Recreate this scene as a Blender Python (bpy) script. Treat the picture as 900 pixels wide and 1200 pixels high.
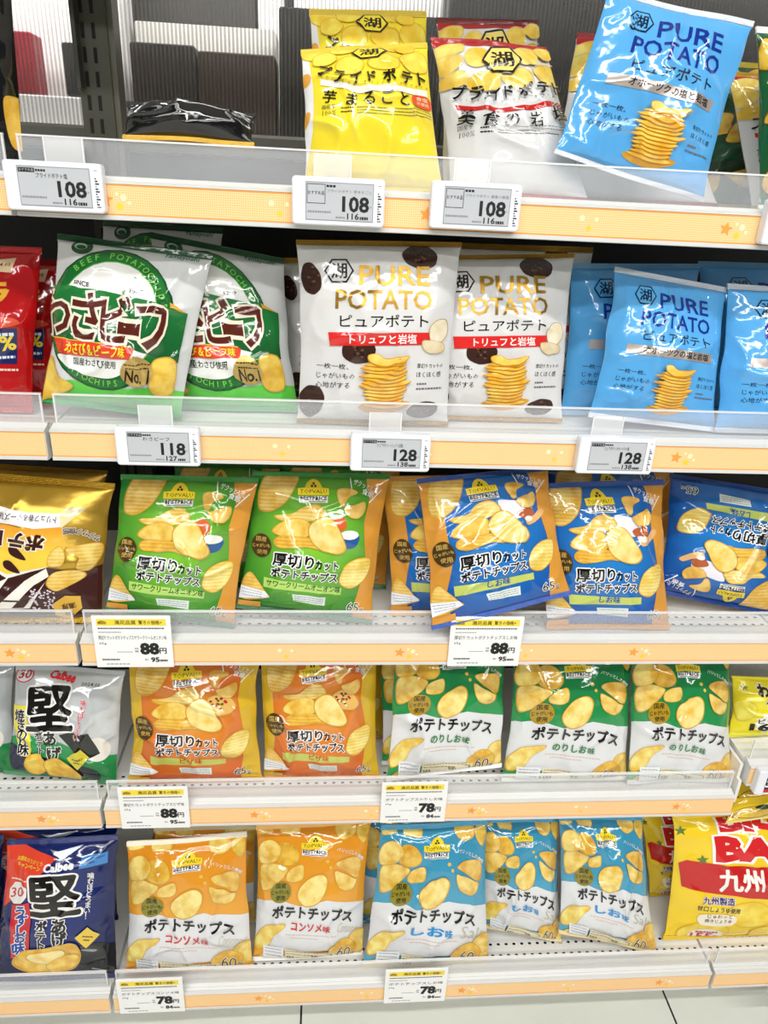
import bpy, math, random
import numpy as np
from mathutils import geometry, Vector

scene = bpy.context.scene
for _o in list(bpy.data.objects):
    bpy.data.objects.remove(_o)
COL = scene.collection

# ------------------------------------------------------------------ camera
cam_data = bpy.data.cameras.new('camera')
cam_data.sensor_fit = 'HORIZONTAL'
cam_data.sensor_width = 36.0
cam_data.lens = 34.08
cam_data.clip_start = 0.02
cam = bpy.data.objects.new('camera', cam_data)
cam.location = (0.29467, -0.76382, 1.19610)
cam.rotation_euler = (1.158729, -0.046005, -0.069435)
COL.objects.link(cam)
scene.camera = cam

# ------------------------------------------------------------------ exposure, world, ceiling tubes
scene.view_settings.view_transform = 'Standard'
scene.view_settings.look = 'None'
scene.view_settings.gamma = 1.0
scene.view_settings.use_curve_mapping = False
scene.view_settings.exposure = -0.05

world = bpy.data.worlds.new('shop_air')
scene.world = world
world.use_nodes = True
world.node_tree.nodes['Background'].inputs[0].default_value = (0.95, 0.98, 1.0, 1)
world.node_tree.nodes['Background'].inputs[1].default_value = 0.13


def tube_light(name, x, y, z, length, width, power, tilt=0.0):
    d = bpy.data.lights.new(name, 'AREA')
    d.shape = 'RECTANGLE'
    d.size = length
    d.size_y = width
    d.energy = power
    d.color = (1.0, 0.985, 0.96)
    o = bpy.data.objects.new(name, d)
    o.location = (x, y, z)
    o.rotation_euler = (tilt, 0, 0)
    COL.objects.link(o)
    return o


tube_light('ceiling_tube', 0.5, -1.35, 2.75, 3.6, 0.09, 44, math.radians(14))
tube_light('ceiling_tube', 0.5, -2.30, 2.75, 3.6, 0.09, 44, math.radians(28))
tube_light('ceiling_tube', 0.5, -3.80, 2.75, 4.6, 0.09, 58, math.radians(40))
tube_light('ceiling_tube', 0.3, 1.60, 2.75, 3.6, 0.12, 90, math.radians(-12))   # lamp over the next aisle, behind the gondola


tube_light('carton_fill_light', 0.3, 0.40, 1.60, 2.4, 0.03, 9, math.radians(48))                            # added unseen fill light, brightens the carton fronts behind the ribbed panel


# ------------------------------------------------------------------ materials
def lin(h):
    h = h.lstrip('#')
    r = []
    for i in (0, 2, 4):
        c = int(h[i:i + 2], 16) / 255.0
        r.append(c / 12.92 if c <= 0.04045 else ((c + 0.055) / 1.055) ** 2.4)
    return (r[0], r[1], r[2], 1.0)


MATS = {}


def new_mat(name):
    m = bpy.data.materials.new(name)
    m.use_nodes = True
    n = m.node_tree.nodes
    return m, n, m.node_tree.links, n['Principled BSDF']


def crinkle(n, l, b, scale=24.0, strength=0.42, dist=0.004):
    tc = n.new('ShaderNodeTexCoord')
    nz = n.new('ShaderNodeTexNoise')
    nz.inputs['Scale'].default_value = scale
    nz.inputs['Detail'].default_value = 3.0
    nz.inputs['Roughness'].default_value = 0.55
    bp = n.new('ShaderNodeBump')
    bp.inputs['Strength'].default_value = strength
    bp.inputs['Distance'].default_value = dist
    l.new(tc.outputs['Object'], nz.inputs['Vector'])
    l.new(nz.outputs['Fac'], bp.inputs['Height'])
    l.new(bp.outputs['Normal'], b.inputs['Normal'])
    return tc


def film(c, rough=0.10, metal=0.0, spec=0.75):
    """glossy printed plastic film of one ink colour"""
    k = ('film', c, rough, metal, spec)
    if k in MATS:
        return MATS[k]
    m, n, l, b = new_mat('film_' + c.lstrip('#'))
    b.inputs['Base Color'].default_value = lin(c)
    b.inputs['Roughness'].default_value = rough
    b.inputs['Metallic'].default_value = metal
    b.inputs['Specular IOR Level'].default_value = spec
    crinkle(n, l, b)
    MATS[k] = m
    return m


def film_fade(c1, c2, kind='radial', cx=0.5, cy=0.45, r=0.5):
    """printed colour that fades from c1 to c2 over the sheet (UV runs over the bag's face)"""
    k = ('fade', c1, c2, kind, cx, cy, r)
    if k in MATS:
        return MATS[k]
    m, n, l, b = new_mat('film_fade_' + c1.lstrip('#'))
    tc = crinkle(n, l, b)
    b.inputs['Roughness'].default_value = 0.10
    b.inputs['Specular IOR Level'].default_value = 0.75
    ramp = n.new('ShaderNodeValToRGB')
    ramp.color_ramp.elements[0].color = lin(c1)
    ramp.color_ramp.elements[1].color = lin(c2)
    if kind == 'radial':
        d = n.new('ShaderNodeVectorMath')
        d.operation = 'DISTANCE'
        d.inputs[1].default_value = (cx, cy, 0)
        l.new(tc.outputs['UV'], d.inputs[0])
        mm = n.new('ShaderNodeMath')
        mm.operation = 'DIVIDE'
        mm.inputs[1].default_value = r
        l.new(d.outputs['Value'], mm.inputs[0])
        l.new(mm.outputs[0], ramp.inputs[0])
    else:
        sp = n.new('ShaderNodeSeparateXYZ')
        l.new(tc.outputs['UV'], sp.inputs[0])
        mr = n.new('ShaderNodeMapRange')
        mr.inputs['From Min'].default_value = cx
        mr.inputs['From Max'].default_value = cy
        l.new(sp.outputs['Y'], mr.inputs['Value'])
        l.new(mr.outputs[0], ramp.inputs[0])
    l.new(ramp.outputs[0], b.inputs['Base Color'])
    MATS[k] = m
    return m


def chip_mat(c1='e2ac36', c2='f7dc83', ridged=False):
    """printed picture of a fried potato slice: mottled yellow, with crinkle-cut bands if ridged"""
    k = ('chip', c1, c2, ridged)
    if k in MATS:
        return MATS[k]
    m, n, l, b = new_mat('chip_print')
    b.inputs['Roughness'].default_value = 0.11
    b.inputs['Specular IOR Level'].default_value = 0.75
    tc = crinkle(n, l, b)
    nz = n.new('ShaderNodeTexNoise')
    nz.inputs['Scale'].default_value = 55.0
    nz.inputs['Detail'].default_value = 4.0
    l.new(tc.outputs['Object'], nz.inputs['Vector'])
    src = nz.outputs['Fac']
    if ridged:
        wv = n.new('ShaderNodeTexWave')
        wv.bands_direction = 'Z'
        wv.inputs['Scale'].default_value = 70.0
        wv.inputs['Distortion'].default_value = 1.2
        wv.inputs['Detail'].default_value = 1.0
        l.new(tc.outputs['Object'], wv.inputs['Vector'])
        mx = n.new('ShaderNodeMath')
        mx.operation = 'MULTIPLY_ADD'
        mx.inputs[1].default_value = 0.13
        l.new(wv.outputs['Fac'], mx.inputs[0])
        sc = n.new('ShaderNodeMath')
        sc.operation = 'MULTIPLY'
        sc.inputs[1].default_value = 0.8
        l.new(nz.outputs['Fac'], sc.inputs[0])
        l.new(sc.outputs[0], mx.inputs[2])
        src = mx.outputs[0]
    ramp = n.new('ShaderNodeValToRGB')
    ramp.color_ramp.elements[0].position = 0.36
    ramp.color_ramp.elements[0].color = lin(c1)
    ramp.color_ramp.elements[1].position = 0.62
    ramp.color_ramp.elements[1].color = lin(c2)
    l.new(src, ramp.inputs[0])
    l.new(ramp.outputs[0], b.inputs['Base Color'])
    MATS[k] = m
    return m


def plain(name, c, rough=0.45, metal=0.0, alpha=1.0, noise=0.04, scale=40.0, spec=0.5):
    k = ('plain', name, c, alpha)
    if k in MATS:
        return MATS[k]
    m, n, l, b = new_mat(name)
    tc = n.new('ShaderNodeTexCoord')
    nz = n.new('ShaderNodeTexNoise')
    nz.inputs['Scale'].default_value = scale
    nz.inputs['Detail'].default_value = 3.0
    l.new(tc.outputs['Object'], nz.inputs['Vector'])
    hsv = n.new('ShaderNodeHueSaturation')
    hsv.inputs['Color'].default_value = lin(c)
    mr = n.new('ShaderNodeMapRange')
    mr.inputs['To Min'].default_value = 1 - noise
    mr.inputs['To Max'].default_value = 1 + noise
    l.new(nz.outputs['Fac'], mr.inputs['Value'])
    l.new(mr.outputs[0], hsv.inputs['Value'])
    l.new(hsv.outputs[0], b.inputs['Base Color'])
    b.inputs['Roughness'].default_value = rough
    b.inputs['Metallic'].default_value = metal
    b.inputs['Alpha'].default_value = alpha
    b.inputs['Specular IOR Level'].default_value = spec
    MATS[k] = m
    return m


def clear_mat(name, alpha, c='f4f7fb', rough=0.12):
    """clear rigid plastic: mostly see-through, a little milky, glossy"""
    k = ('clear', name)
    if k in MATS:
        return MATS[k]
    m, n, l, b = new_mat(name)
    b.inputs['Base Color'].default_value = lin(c)
    b.inputs['Roughness'].default_value = rough
    b.inputs['Specular IOR Level'].default_value = 0.6
    tc = n.new('ShaderNodeTexCoord')
    nz = n.new('ShaderNodeTexNoise')
    nz.inputs['Scale'].default_value = 9.0
    l.new(tc.outputs['Object'], nz.inputs['Vector'])
    mr = n.new('ShaderNodeMapRange')
    mr.inputs['To Min'].default_value = alpha - 0.05
    mr.inputs['To Max'].default_value = alpha + 0.05
    l.new(nz.outputs['Fac'], mr.inputs['Value'])
    l.new(mr.outputs[0], b.inputs['Alpha'])
    MATS[k] = m
    return m


def insert_mat():
    """pale orange shelf-edge paper printed with a fine grid of lighter dots"""
    if 'insert' in MATS:
        return MATS['insert']
    m, n, l, b = new_mat('orange_shelf_paper')
    tc = n.new('ShaderNodeTexCoord')
    sp = n.new('ShaderNodeSeparateXYZ')
    l.new(tc.outputs['Object'], sp.inputs[0])
    tot = []
    for ax in ('X', 'Z'):
        a = n.new('ShaderNodeMath'); a.operation = 'MULTIPLY'; a.inputs[1].default_value = 2 * math.pi / 0.0021
        l.new(sp.outputs[ax], a.inputs[0])
        s = n.new('ShaderNodeMath'); s.operation = 'SINE'
        l.new(a.outputs[0], s.inputs[0])
        tot.append(s)
    ad = n.new('ShaderNodeMath'); ad.operation = 'MAXIMUM'
    l.new(tot[0].outputs[0], ad.inputs[0]); l.new(tot[1].outputs[0], ad.inputs[1])
    ramp = n.new('ShaderNodeValToRGB')
    ramp.color_ramp.elements[0].position = 0.55
    ramp.color_ramp.elements[0].color = lin('fcc57c')
    ramp.color_ramp.elements[1].position = 0.95
    ramp.color_ramp.elements[1].color = lin('ffe0b0')
    l.new(ad.outputs[0], ramp.inputs[0])
    l.new(ramp.outputs[0], b.inputs['Base Color'])
    b.inputs['Roughness'].default_value = 0.4
    MATS['insert'] = m
    return m


# ------------------------------------------------------------------ object helpers
def link(name, me, parent=None):
    o = bpy.data.objects.new(name, me)
    COL.objects.link(o)
    if parent is not None:
        o.parent = parent
    return o


def tag(o, label=None, category=None, group=None, kind=None):
    if label: o['label'] = label
    if category: o['category'] = category
    if group: o['group'] = group
    if kind: o['kind'] = kind
    return o


def empty(name, loc):
    o = bpy.data.objects.new(name, None)
    o.location = loc
    o.empty_display_size = 0.02
    COL.objects.link(o)
    return o


class MB:
    """collects shapes with a material each into one mesh"""
    def __init__(self):
        self.v, self.f, self.m, self.mats = [], [], [], []

    def mi(self, mat):
        if mat not in self.mats:
            self.mats.append(mat)
        return self.mats.index(mat)

    def add(self, vs, fs, mat):
        b = len(self.v)
        self.v += [tuple(v) for v in vs]
        k = self.mi(mat)
        for f in fs:
            self.f.append(tuple(b + i for i in f))
            self.m.append(k)

    def box(self, x0, x1, y0, y1, z0, z1, mat):
        self.add([(x, y, z) for z in (z0, z1) for y in (y0, y1) for x in (x0, x1)],
                 [(0, 2, 3, 1), (4, 5, 7, 6), (0, 1, 5, 4), (2, 6, 7, 3), (0, 4, 6, 2), (1, 3, 7, 5)], mat)

    def extrude_x(self, prof, x0, x1, mat):
        """prof: (y, z) outline, walked clockwise seen from -x"""
        n = len(prof)
        vs = [(x0, y, z) for y, z in prof] + [(x1, y, z) for y, z in prof]
        fs = [(i, (i + 1) % n, n + (i + 1) % n, n + i) for i in range(n)]
        fs += [tuple(range(n - 1, -1, -1)), tuple(range(n, 2 * n))]
        self.add(vs, fs, mat)

    def round_slab(self, x0, x1, y0, y1, z0, z1, r, mat, seg=5, bev=0.0012):
        """rounded rectangle in XZ, front at y0, with a small bevel at the front edge"""
        def ring(inset, y):
            pts = []
            for cx, cz, a0 in ((x1 - r, z1 - r, 0), (x0 + r, z1 - r, 90), (x0 + r, z0 + r, 180), (x1 - r, z0 + r, 270)):
                for i in range(seg + 1):
                    a = math.radians(a0 + 90 * i / seg)
                    rr = r - inset
                    pts.append((cx + rr * math.cos(a), y, cz + rr * math.sin(a)))
            return pts
        rings = [ring(bev, y0), ring(0, y0 + bev), ring(0, y1)]
        n = len(rings[0])
        vs = sum(rings, [])
        fs = [tuple(range(n - 1, -1, -1))][:0] + [tuple(range(n))]
        for k in range(2):
            for i in range(n):
                j = (i + 1) % n
                fs.append((k * n + i, k * n + j, (k + 1) * n + j, (k + 1) * n + i)[::-1])
        fs.append(tuple(range(2 * n, 3 * n))[::-1])
        self.add(vs, fs, mat)

    def plate(self, pts, y, mat):
        """flat polygon in XZ facing -y"""
        vs = [(x, y, z) for x, z in pts]
        tri = geometry.tessellate_polygon([[Vector((x, z, 0)) for x, z in pts]])
        fs = []
        for t in tri:
            a, b, c = (pts[i] for i in t)
            s = (b[0] - a[0]) * (c[1] - a[1]) - (b[1] - a[1]) * (c[0] - a[0])
            fs.append(t if s > 0 else t[::-1])
        self.add(vs, fs, mat)

    def build(self, name, parent=None, smooth=False):
        me = bpy.data.meshes.new(name)
        me.from_pydata(self.v, [], self.f)
        for m in self.mats:
            me.materials.append(m)
        me.polygons.foreach_set('material_index', self.m)
        if smooth:
            me.polygons.foreach_set('use_smooth', [True] * len(self.f))
        me.update()
        return link(name, me, parent)


# ------------------------------------------------------------------ lettering
_TXT = {}


def glyphs(s, offset=0.0, res=2):
    k = (s, round(offset, 4), res)
    if k in _TXT:
        return _TXT[k]
    c = bpy.data.curves.new('lettering', 'FONT')
    c.body = s
    c.resolution_u = res
    c.offset = offset
    o = bpy.data.objects.new('lettering', c)
    COL.objects.link(o)
    dg = bpy.context.evaluated_depsgraph_get()
    ev = o.evaluated_get(dg)
    me = ev.to_mesh()
    me.calc_loop_triangles()
    v = np.empty(len(me.vertices) * 3)
    me.vertices.foreach_get('co', v)
    v = v.reshape(-1, 3)[:, :2].copy()
    t = np.empty(len(me.loop_triangles) * 3, dtype=np.int32)
    me.loop_triangles.foreach_get('vertices', t)
    t = t.reshape(-1, 3).copy()
    ev.to_mesh_clear()
    bpy.data.objects.remove(o)
    bpy.data.curves.remove(c)
    _TXT[k] = (v, t)
    return v, t


def text_soup(s, p0, p1, h, offset=0.0, slant=0.0, res=2, dx=0.0, dy=0.0):
    """triangles of a line of lettering whose box runs from p0 to p1 (y down) and is h tall"""
    v0, _ = glyphs(s, 0.0, res)
    v, t = glyphs(s, offset, res)
    v = v + (dx, dy)
    lo, hi = v0.min(0), v0.max(0)
    d = np.array(p1, float) - np.array(p0, float)
    L = np.hypot(*d)
    e = d / L
    up = np.array([e[1], -e[0]])
    if h is None:
        h = L / (hi[0] - lo[0]) * (hi[1] - lo[1])
    a = (v[:, 0] - lo[0]) / (hi[0] - lo[0]) * L
    bb = (v[:, 1] - lo[1]) / max(hi[1] - lo[1], 1e-6) * h
    a = a + slant * bb
    p = np.array(p0, float) + a[:, None] * e + bb[:, None] * up
    return p[t]


def path_soup(s, pts, h, offset=0.0, rot=None, res=2, squash=1.0, dx=0.0, dy=0.0):
    """characters centred on the points of a path; rot None turns them along it"""
    pts = np.array(pts, float)
    if len(pts) != len(s):
        seg = np.r_[0, np.cumsum(np.hypot(*np.diff(pts, axis=0).T))]
        q = np.linspace(0, seg[-1], len(s))
        pts = np.stack([np.interp(q, seg, pts[:, i]) for i in (0, 1)], 1)
    out = []
    for i, ch in enumerate(s):
        if ch == ' ':
            continue
        v, t = glyphs(ch, offset, res)
        v = v + (dx, dy)
        v0, _ = glyphs(ch, 0.0, res)
        if rot is None:
            a = pts[max(i - 1, 0)]; b = pts[min(i + 1, len(s) - 1)]
            ang = math.atan2(b[1] - a[1], b[0] - a[0])
        else:
            ang = math.radians(rot)
        e = np.array([math.cos(ang), math.sin(ang)])
        up = np.array([e[1], -e[0]])
        cx = (v0[:, 0].min() + v0[:, 0].max()) / 2
        p = pts[i] + ((v[:, 0] - cx) * h * squash)[:, None] * e + ((v[:, 1] - 0.38) * h)[:, None] * up
        out.append(p[t])
    return np.concatenate(out) if out else np.zeros((0, 3, 2))


def smooth_closed(pts, n=6):
    p = np.array(pts, float)
    a, b, c, d = np.roll(p, 1, 0), p, np.roll(p, -1, 0), np.roll(p, -2, 0)
    out = []
    for t in np.linspace(0, 1, n, endpoint=False):
        out.append(0.5 * ((2 * b) + (-a + c) * t + (2 * a - 5 * b + 4 * c - d) * t ** 2 + (-a + 3 * b - 3 * c + d) * t ** 3))
    return np.stack(out, 1).reshape(-1, 2)


def fill_soup(pts):
    p = np.array(pts, float)
    tri = geometry.tessellate_polygon([[Vector((x, y, 0)) for x, y in p]])
    return p[np.array(tri, dtype=int)] if len(tri) else np.zeros((0, 3, 2))


def split_long(T, scale, L):
    """halve triangles until no edge is longer than L"""
    sc = np.array(scale)
    done = []
    while len(T):
        e = np.stack([np.hypot(*((T[:, (i + 1) % 3] - T[:, i]) * sc).T) for i in range(3)], 1)
        big = e.max(1) > L
        done.append(T[~big])
        T, k = T[big], e[big].argmax(1)
        if not len(T):
            break
        r = np.arange(len(T))
        a, b, c = T[r, k], T[r, (k + 1) % 3], T[r, (k + 2) % 3]
        m = (a + b) / 2
        T = np.concatenate([np.stack([a, m, c], 1), np.stack([m, b, c], 1)])
    return np.concatenate(done) if done else T


def clip_soup(T, lo, hi):
    for ax in (0, 1):
        for sgn, lim in ((1, lo[ax]), (-1, -hi[ax])):
            if not len(T):
                return T
            d = sgn * T[:, :, ax] - lim
            inn = (d >= 0).all(1)
            out = (d < 0).all(1)
            res = [T[inn]]
            extra = []
            for tri, dd in zip(T[~inn & ~out], d[~inn & ~out]):
                poly = []
                for i in range(3):
                    j = (i + 1) % 3
                    if dd[i] >= 0:
                        poly.append(tri[i])
                    if (dd[i] >= 0) != (dd[j] >= 0):
                        t = dd[i] / (dd[i] - dd[j])
                        poly.append(tri[i] + t * (tri[j] - tri[i]))
                for i in range(1, len(poly) - 1):
                    extra.append([poly[0], poly[i], poly[i + 1]])
            if extra:
                res.append(np.array(extra))
            T = np.concatenate(res)
    return T


def has_kanji(s):
    return any('\u4e00' <= c <= '\u9fff' for c in s)


def pen(fn, s, weight):
    """lettering drawn with a heavier pen; kanji are thickened by overlaid copies so their strokes stay open"""
    if weight <= 0.004 or not has_kanji(s):
        return fn(weight, 0, 0)
    n = 12 if weight > 0.035 else 6
    return np.concatenate([fn(0.0, weight * math.cos(2 * math.pi * i / n), weight * math.sin(2 * math.pi * i / n)) for i in range(n)])


class Art:
    """a bag's printed sheet: drawn in the sheet's own units, corners TL TR BR BL"""
    def __init__(self, TL, TR, BR, BL, base, swell=0.0, draw=0.05):
        src = [TL, TR, BR, BL]
        dst = [(0, 0), (1, 0), (1, 1), (0, 1)]
        A, r = [], []
        for (x, y), (u, v) in zip(src, dst):
            A.append([x, y, 1, 0, 0, 0, -u * x, -u * y]); r.append(u)
            A.append([0, 0, 0, x, y, 1, -v * x, -v * y]); r.append(v)
        self.H = np.append(np.linalg.solve(np.array(A, float), np.array(r, float)), 1).reshape(3, 3)
        self.base = base
        # how far the swollen face carries the print down, and draws its sides in, where the sheet was measured
        self.swell, self.draw = swell, draw
        self.items = []          # (uv triangles, material, level, bbox)

    def put(self, T, mat):
        if not len(T):
            return
        p = np.concatenate([T.reshape(-1, 2), np.ones((len(T) * 3, 1))], 1) @ self.H.T
        p = p[:, :2] / p[:, 2:]
        u, v = p[:, 0].copy(), p[:, 1].copy()
        for _ in range(8):
            g = np.clip(np.sin(math.pi * np.clip((v - .035) / .93, 0, 1)), 0, 1) ** .5
            pr = np.clip(1 - np.clip(np.abs(2 * u - 1), 0, 1) ** 2.5, 0, 1) ** .85
            v = p[:, 1] - self.swell * g * pr
            u = .5 + (p[:, 0] - .5) / (1 - self.draw * g)
        T = np.stack([u, v], 1).reshape(-1, 3, 2)
        T = clip_soup(T, (0.003, 0.003), (0.997, 0.997))
        if not len(T):
            return
        bb = np.r_[T.reshape(-1, 2).min(0), T.reshape(-1, 2).max(0)]
        lev = 1
        for _, _, l2, b2 in self.items:
            if bb[0] < b2[2] and b2[0] < bb[2] and bb[1] < b2[3] and b2[1] < bb[3]:
                lev = max(lev, l2 + 1)
        self.items.append((T, mat, lev, bb))

    def poly(self, pts, c):
        self.put(fill_soup(pts), film(c) if isinstance(c, str) else c)

    def blob(self, pts, c, n=6):
        self.poly(smooth_closed(pts, n), c)

    def ell(self, cx, cy, rx, ry, c, rot=0, n=28, bump=0.0):
        a = np.linspace(0, 2 * math.pi, n, endpoint=False)
        k = 1 + bump * np.sin(3 * a + cx) + bump * 0.6 * np.sin(7 * a + cy)
        x, y = rx * np.cos(a) * k, ry * np.sin(a) * k
        r = math.radians(rot)
        self.poly(np.stack([cx + x * math.cos(r) - y * math.sin(r), cy + x * math.sin(r) + y * math.cos(r)], 1), c)

    def chip(self, pts, ridged=False, c1='e2b444', c2='f6e08c', rim='d3a23a'):
        p = smooth_closed(pts, 6)
        c = p.mean(0)
        q = c + (p - c) * 0.94
        k = np.arange(len(p)); j = (k + 1) % len(p)
        self.poly(q, chip_mat(c1, c2, ridged))
        ring = np.concatenate([np.stack([p[k], p[j], q[j]], 1), np.stack([p[k], q[j], q[k]], 1)])
        self.put(ring, film(rim))

    def text(self, s, p0, p1, h, c, bold=0.0, out=None, ow=0.05, slant=0.0, res=2):
        if out:
            self.put(pen(lambda w, x, y: text_soup(s, p0, p1, h, w, slant, res, x, y), s, bold + ow), film(out))
        self.put(pen(lambda w, x, y: text_soup(s, p0, p1, h, w, slant, res, x, y), s, bold), film(c) if isinstance(c, str) else c)

    def path(self, s, pts, h, c, bold=0.0, out=None, ow=0.05, rot=None, squash=1.0, res=2):
        if out:
            self.put(pen(lambda w, x, y: path_soup(s, pts, h, w, rot, res, squash, x, y), s, bold + ow), film(out))
        self.put(pen(lambda w, x, y: path_soup(s, pts, h, w, rot, res, squash, x, y), s, bold), film(c) if isinstance(c, str) else c)

    def arc(self, s, cx, cy, rx, ry, a0, a1, h, c, bold=0.0):
        a = np.radians(np.linspace(a0, a1, len(s)))
        self.path(s, np.stack([cx + rx * np.cos(a), cy + ry * np.sin(a)], 1), h, c, bold)

    def line(self, a, b, w, c):
        a, b = np.array(a, float), np.array(b, float)
        d = b - a
        nn = np.array([-d[1], d[0]]) / np.hypot(*d) * w / 2
        self.poly([a + nn, b + nn, b - nn, a - nn], c)

    def fine(self, p0, p1, h, c, n=9, seed=0):
        """a row of tiny print too small to read: short dashes"""
        r = random.Random(seed + n)
        p0, p1 = np.array(p0, float), np.array(p1, float)
        t = 0.0
        while t < 0.98:
            w = r.uniform(0.4, 1.0) / n
            self.line(p0 + (p1 - p0) * t, p0 + (p1 - p0) * min(t + w, 1), h, c)
            t += w + 0.18 / n


# ------------------------------------------------------------------ the bag itself
def vnoise(u, v, seed):
    """smooth value noise in -1..1"""
    rng = np.random.RandomState(seed)
    G = rng.rand(64, 64) * 2 - 1
    iu, iv = np.floor(u).astype(int), np.floor(v).astype(int)
    fu, fv = u - iu, v - iv
    fu, fv = fu ** 3 * (fu * (6 * fu - 15) + 10), fv ** 3 * (fv * (6 * fv - 15) + 10)
    g = lambda i, j: G[i % 64, j % 64]
    return (g(iu, iv) * (1 - fu) + g(iu + 1, iv) * fu) * (1 - fv) + (g(iu, iv + 1) * (1 - fu) + g(iu + 1, iv + 1) * fu) * fv


class Shape:
    def __init__(self, quad, depth, seed, wr=1.0, seal=0.035, pinch=0.05):
        self.q = np.array(quad, float).reshape(4, 2)
        self.D, self.seed, self.wr, self.seal, self.pinch = depth, seed, wr, seal, pinch
        q = self.q
        self.W = (np.hypot(*(q[1] - q[0])) + np.hypot(*(q[2] - q[3]))) / 2
        self.Hh = (np.hypot(*(q[0] - q[3])) + np.hypot(*(q[1] - q[2]))) / 2

    def pos(self, u, v, back=False):
        s = self.seal
        vv = np.clip((v - s) / (1 - 2 * s), 0, 1)
        g = np.clip(np.sin(math.pi * vv), 0, 1) ** 0.5
        sd = self.seed
        wr = self.wr
        edge = np.clip(np.abs(2 * u - 1), 0, 1)
        prof = np.clip(1 - edge ** 2.5, 0, 1) ** 0.85
        # the swollen middle draws the side folds in; seals stay full width
        k = 1 - self.pinch * g + 0.028 * wr * vnoise(v * 5 + 3, np.where(u < 0.5, 1.5, 7.5), sd + 1) * edge * g
        uu = 0.5 + (u - 0.5) * k
        q = self.q
        top = q[0][:, None] * (1 - uu.ravel()) + q[1][:, None] * uu.ravel()
        bot = q[3][:, None] * (1 - uu.ravel()) + q[2][:, None] * uu.ravel()
        P = top * (1 - v.ravel()) + bot * v.ravel()
        x, z = P[0].reshape(u.shape), P[1].reshape(u.shape)
        h = self.D * prof * g
        # gathers running in from both seals, corner creases, shallow dents
        dt, db = np.clip(vv, 0, 1), np.clip(1 - vv, 0, 1)
        body = np.clip(g * prof * 1.6, 0, 1)
        pl = vnoise(u * 9 + 5, v * 1.3, sd + 2)
        pl2 = vnoise(u * 17 + 2, v * 2.0 + 4, sd + 3)
        gather = (np.exp(-dt / 0.11) + np.exp(-db / 0.11))
        w = (0.0036 * pl + 0.0009 * pl2) * gather * body
        n1 = vnoise(u * 3.1 + 11, v * 3.6 + 2, sd + 4)
        n2 = vnoise(u * 5.3 + 1, v * 6.1 + 8, sd + 5)
        w = w + (0.0030 * n1 + 0.0012 * n2) * body
        soft = lambda q: 1 - (np.sqrt(q * q + 0.012) - 0.11)
        r1 = soft(vnoise(u * 2.7 + v * 1.1 + 4, v * 2.9 - u * 0.9 + 6, sd + 6))
        r2 = soft(vnoise(u * 3.9 - v * 1.6 + 9, v * 4.1 + u * 1.2 + 3, sd + 7))
        w = w + (0.0040 * np.clip(r1, 0, 1) ** 6 + 0.0024 * np.clip(r2, 0, 1) ** 6) * body
        sidefold = np.clip(1 - (1 - edge) / 0.3, 0, 1) * body
        w = w + 0.0035 * sidefold * vnoise(v * 8 + 2, u * 2 + 1, sd + 8)
        sway = 0.004 * wr * vnoise(u * 2.2 + 1, np.full_like(v, 3.3), sd + 9) * (2 * np.abs(v - 0.5)) ** 2
        if back:
            y = 0.7 * h + 0.0006 + sway
        else:
            y = -(h + w * wr + 0.0006) + sway
        return np.stack([x, y, z], -1)

    def normal(self, u, v):
        e = 2e-3
        a = self.pos(np.clip(u + e, 0, 1), v) - self.pos(np.clip(u - e, 0, 1), v)
        b = self.pos(u, np.clip(v + e, 0, 1)) - self.pos(u, np.clip(v - e, 0, 1))
        n = np.cross(b, a)
        n /= np.maximum(np.linalg.norm(n, axis=-1, keepdims=True), 1e-12)
        return np.where(n[..., 1:2] > 0, -n, n)


class Soup:
    def __init__(self):
        self.V, self.N, self.U, self.F, self.M, self.mats, self.n = [], [], [], [], [], [], 0

    def mi(self, m):
        if m not in self.mats:
            self.mats.append(m)
        return self.mats.index(m)

    def add(self, P, N, UV, F, mat):
        self.V.append(P); self.N.append(N); self.U.append(UV)
        self.F.append(F + self.n); self.M.append(np.full(len(F), self.mi(mat), np.int32))
        self.n += len(P)

    def build(self, name, parent=None):
        V, N, U = np.concatenate(self.V), np.concatenate(self.N), np.concatenate(self.U)
        F, M = np.concatenate(self.F).astype(np.int32), np.concatenate(self.M)
        me = bpy.data.meshes.new(name)
        me.vertices.add(len(V)); me.vertices.foreach_set('co', V.ravel())
        me.loops.add(len(F) * 3); me.loops.foreach_set('vertex_index', F.ravel())
        me.polygons.add(len(F))
        me.polygons.foreach_set('loop_start', np.arange(0, len(F) * 3, 3, dtype=np.int32))
        me.polygons.foreach_set('material_index', M)
        me.polygons.foreach_set('use_smooth', np.ones(len(F), bool))
        uv = me.uv_layers.new(name='UVMap')
        uv.data.foreach_set('uv', U[F.ravel()].ravel())
        for m in self.mats:
            me.materials.append(m)
        me.update()
        me.validate()
        me.normals_split_custom_set_from_vertices(N)
        return link(name, me, parent)


def grid_faces(nu, nv, flip=False):
    i, j = np.meshgrid(np.arange(nu - 1), np.arange(nv - 1), indexing='ij')
    a = (i * nv + j).ravel(); b = a + nv; c = b + 1; d = a + 1
    F = np.concatenate([np.stack([a, b, c], 1), np.stack([a, c, d], 1)])
    return F[:, ::-1] if flip else F


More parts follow.
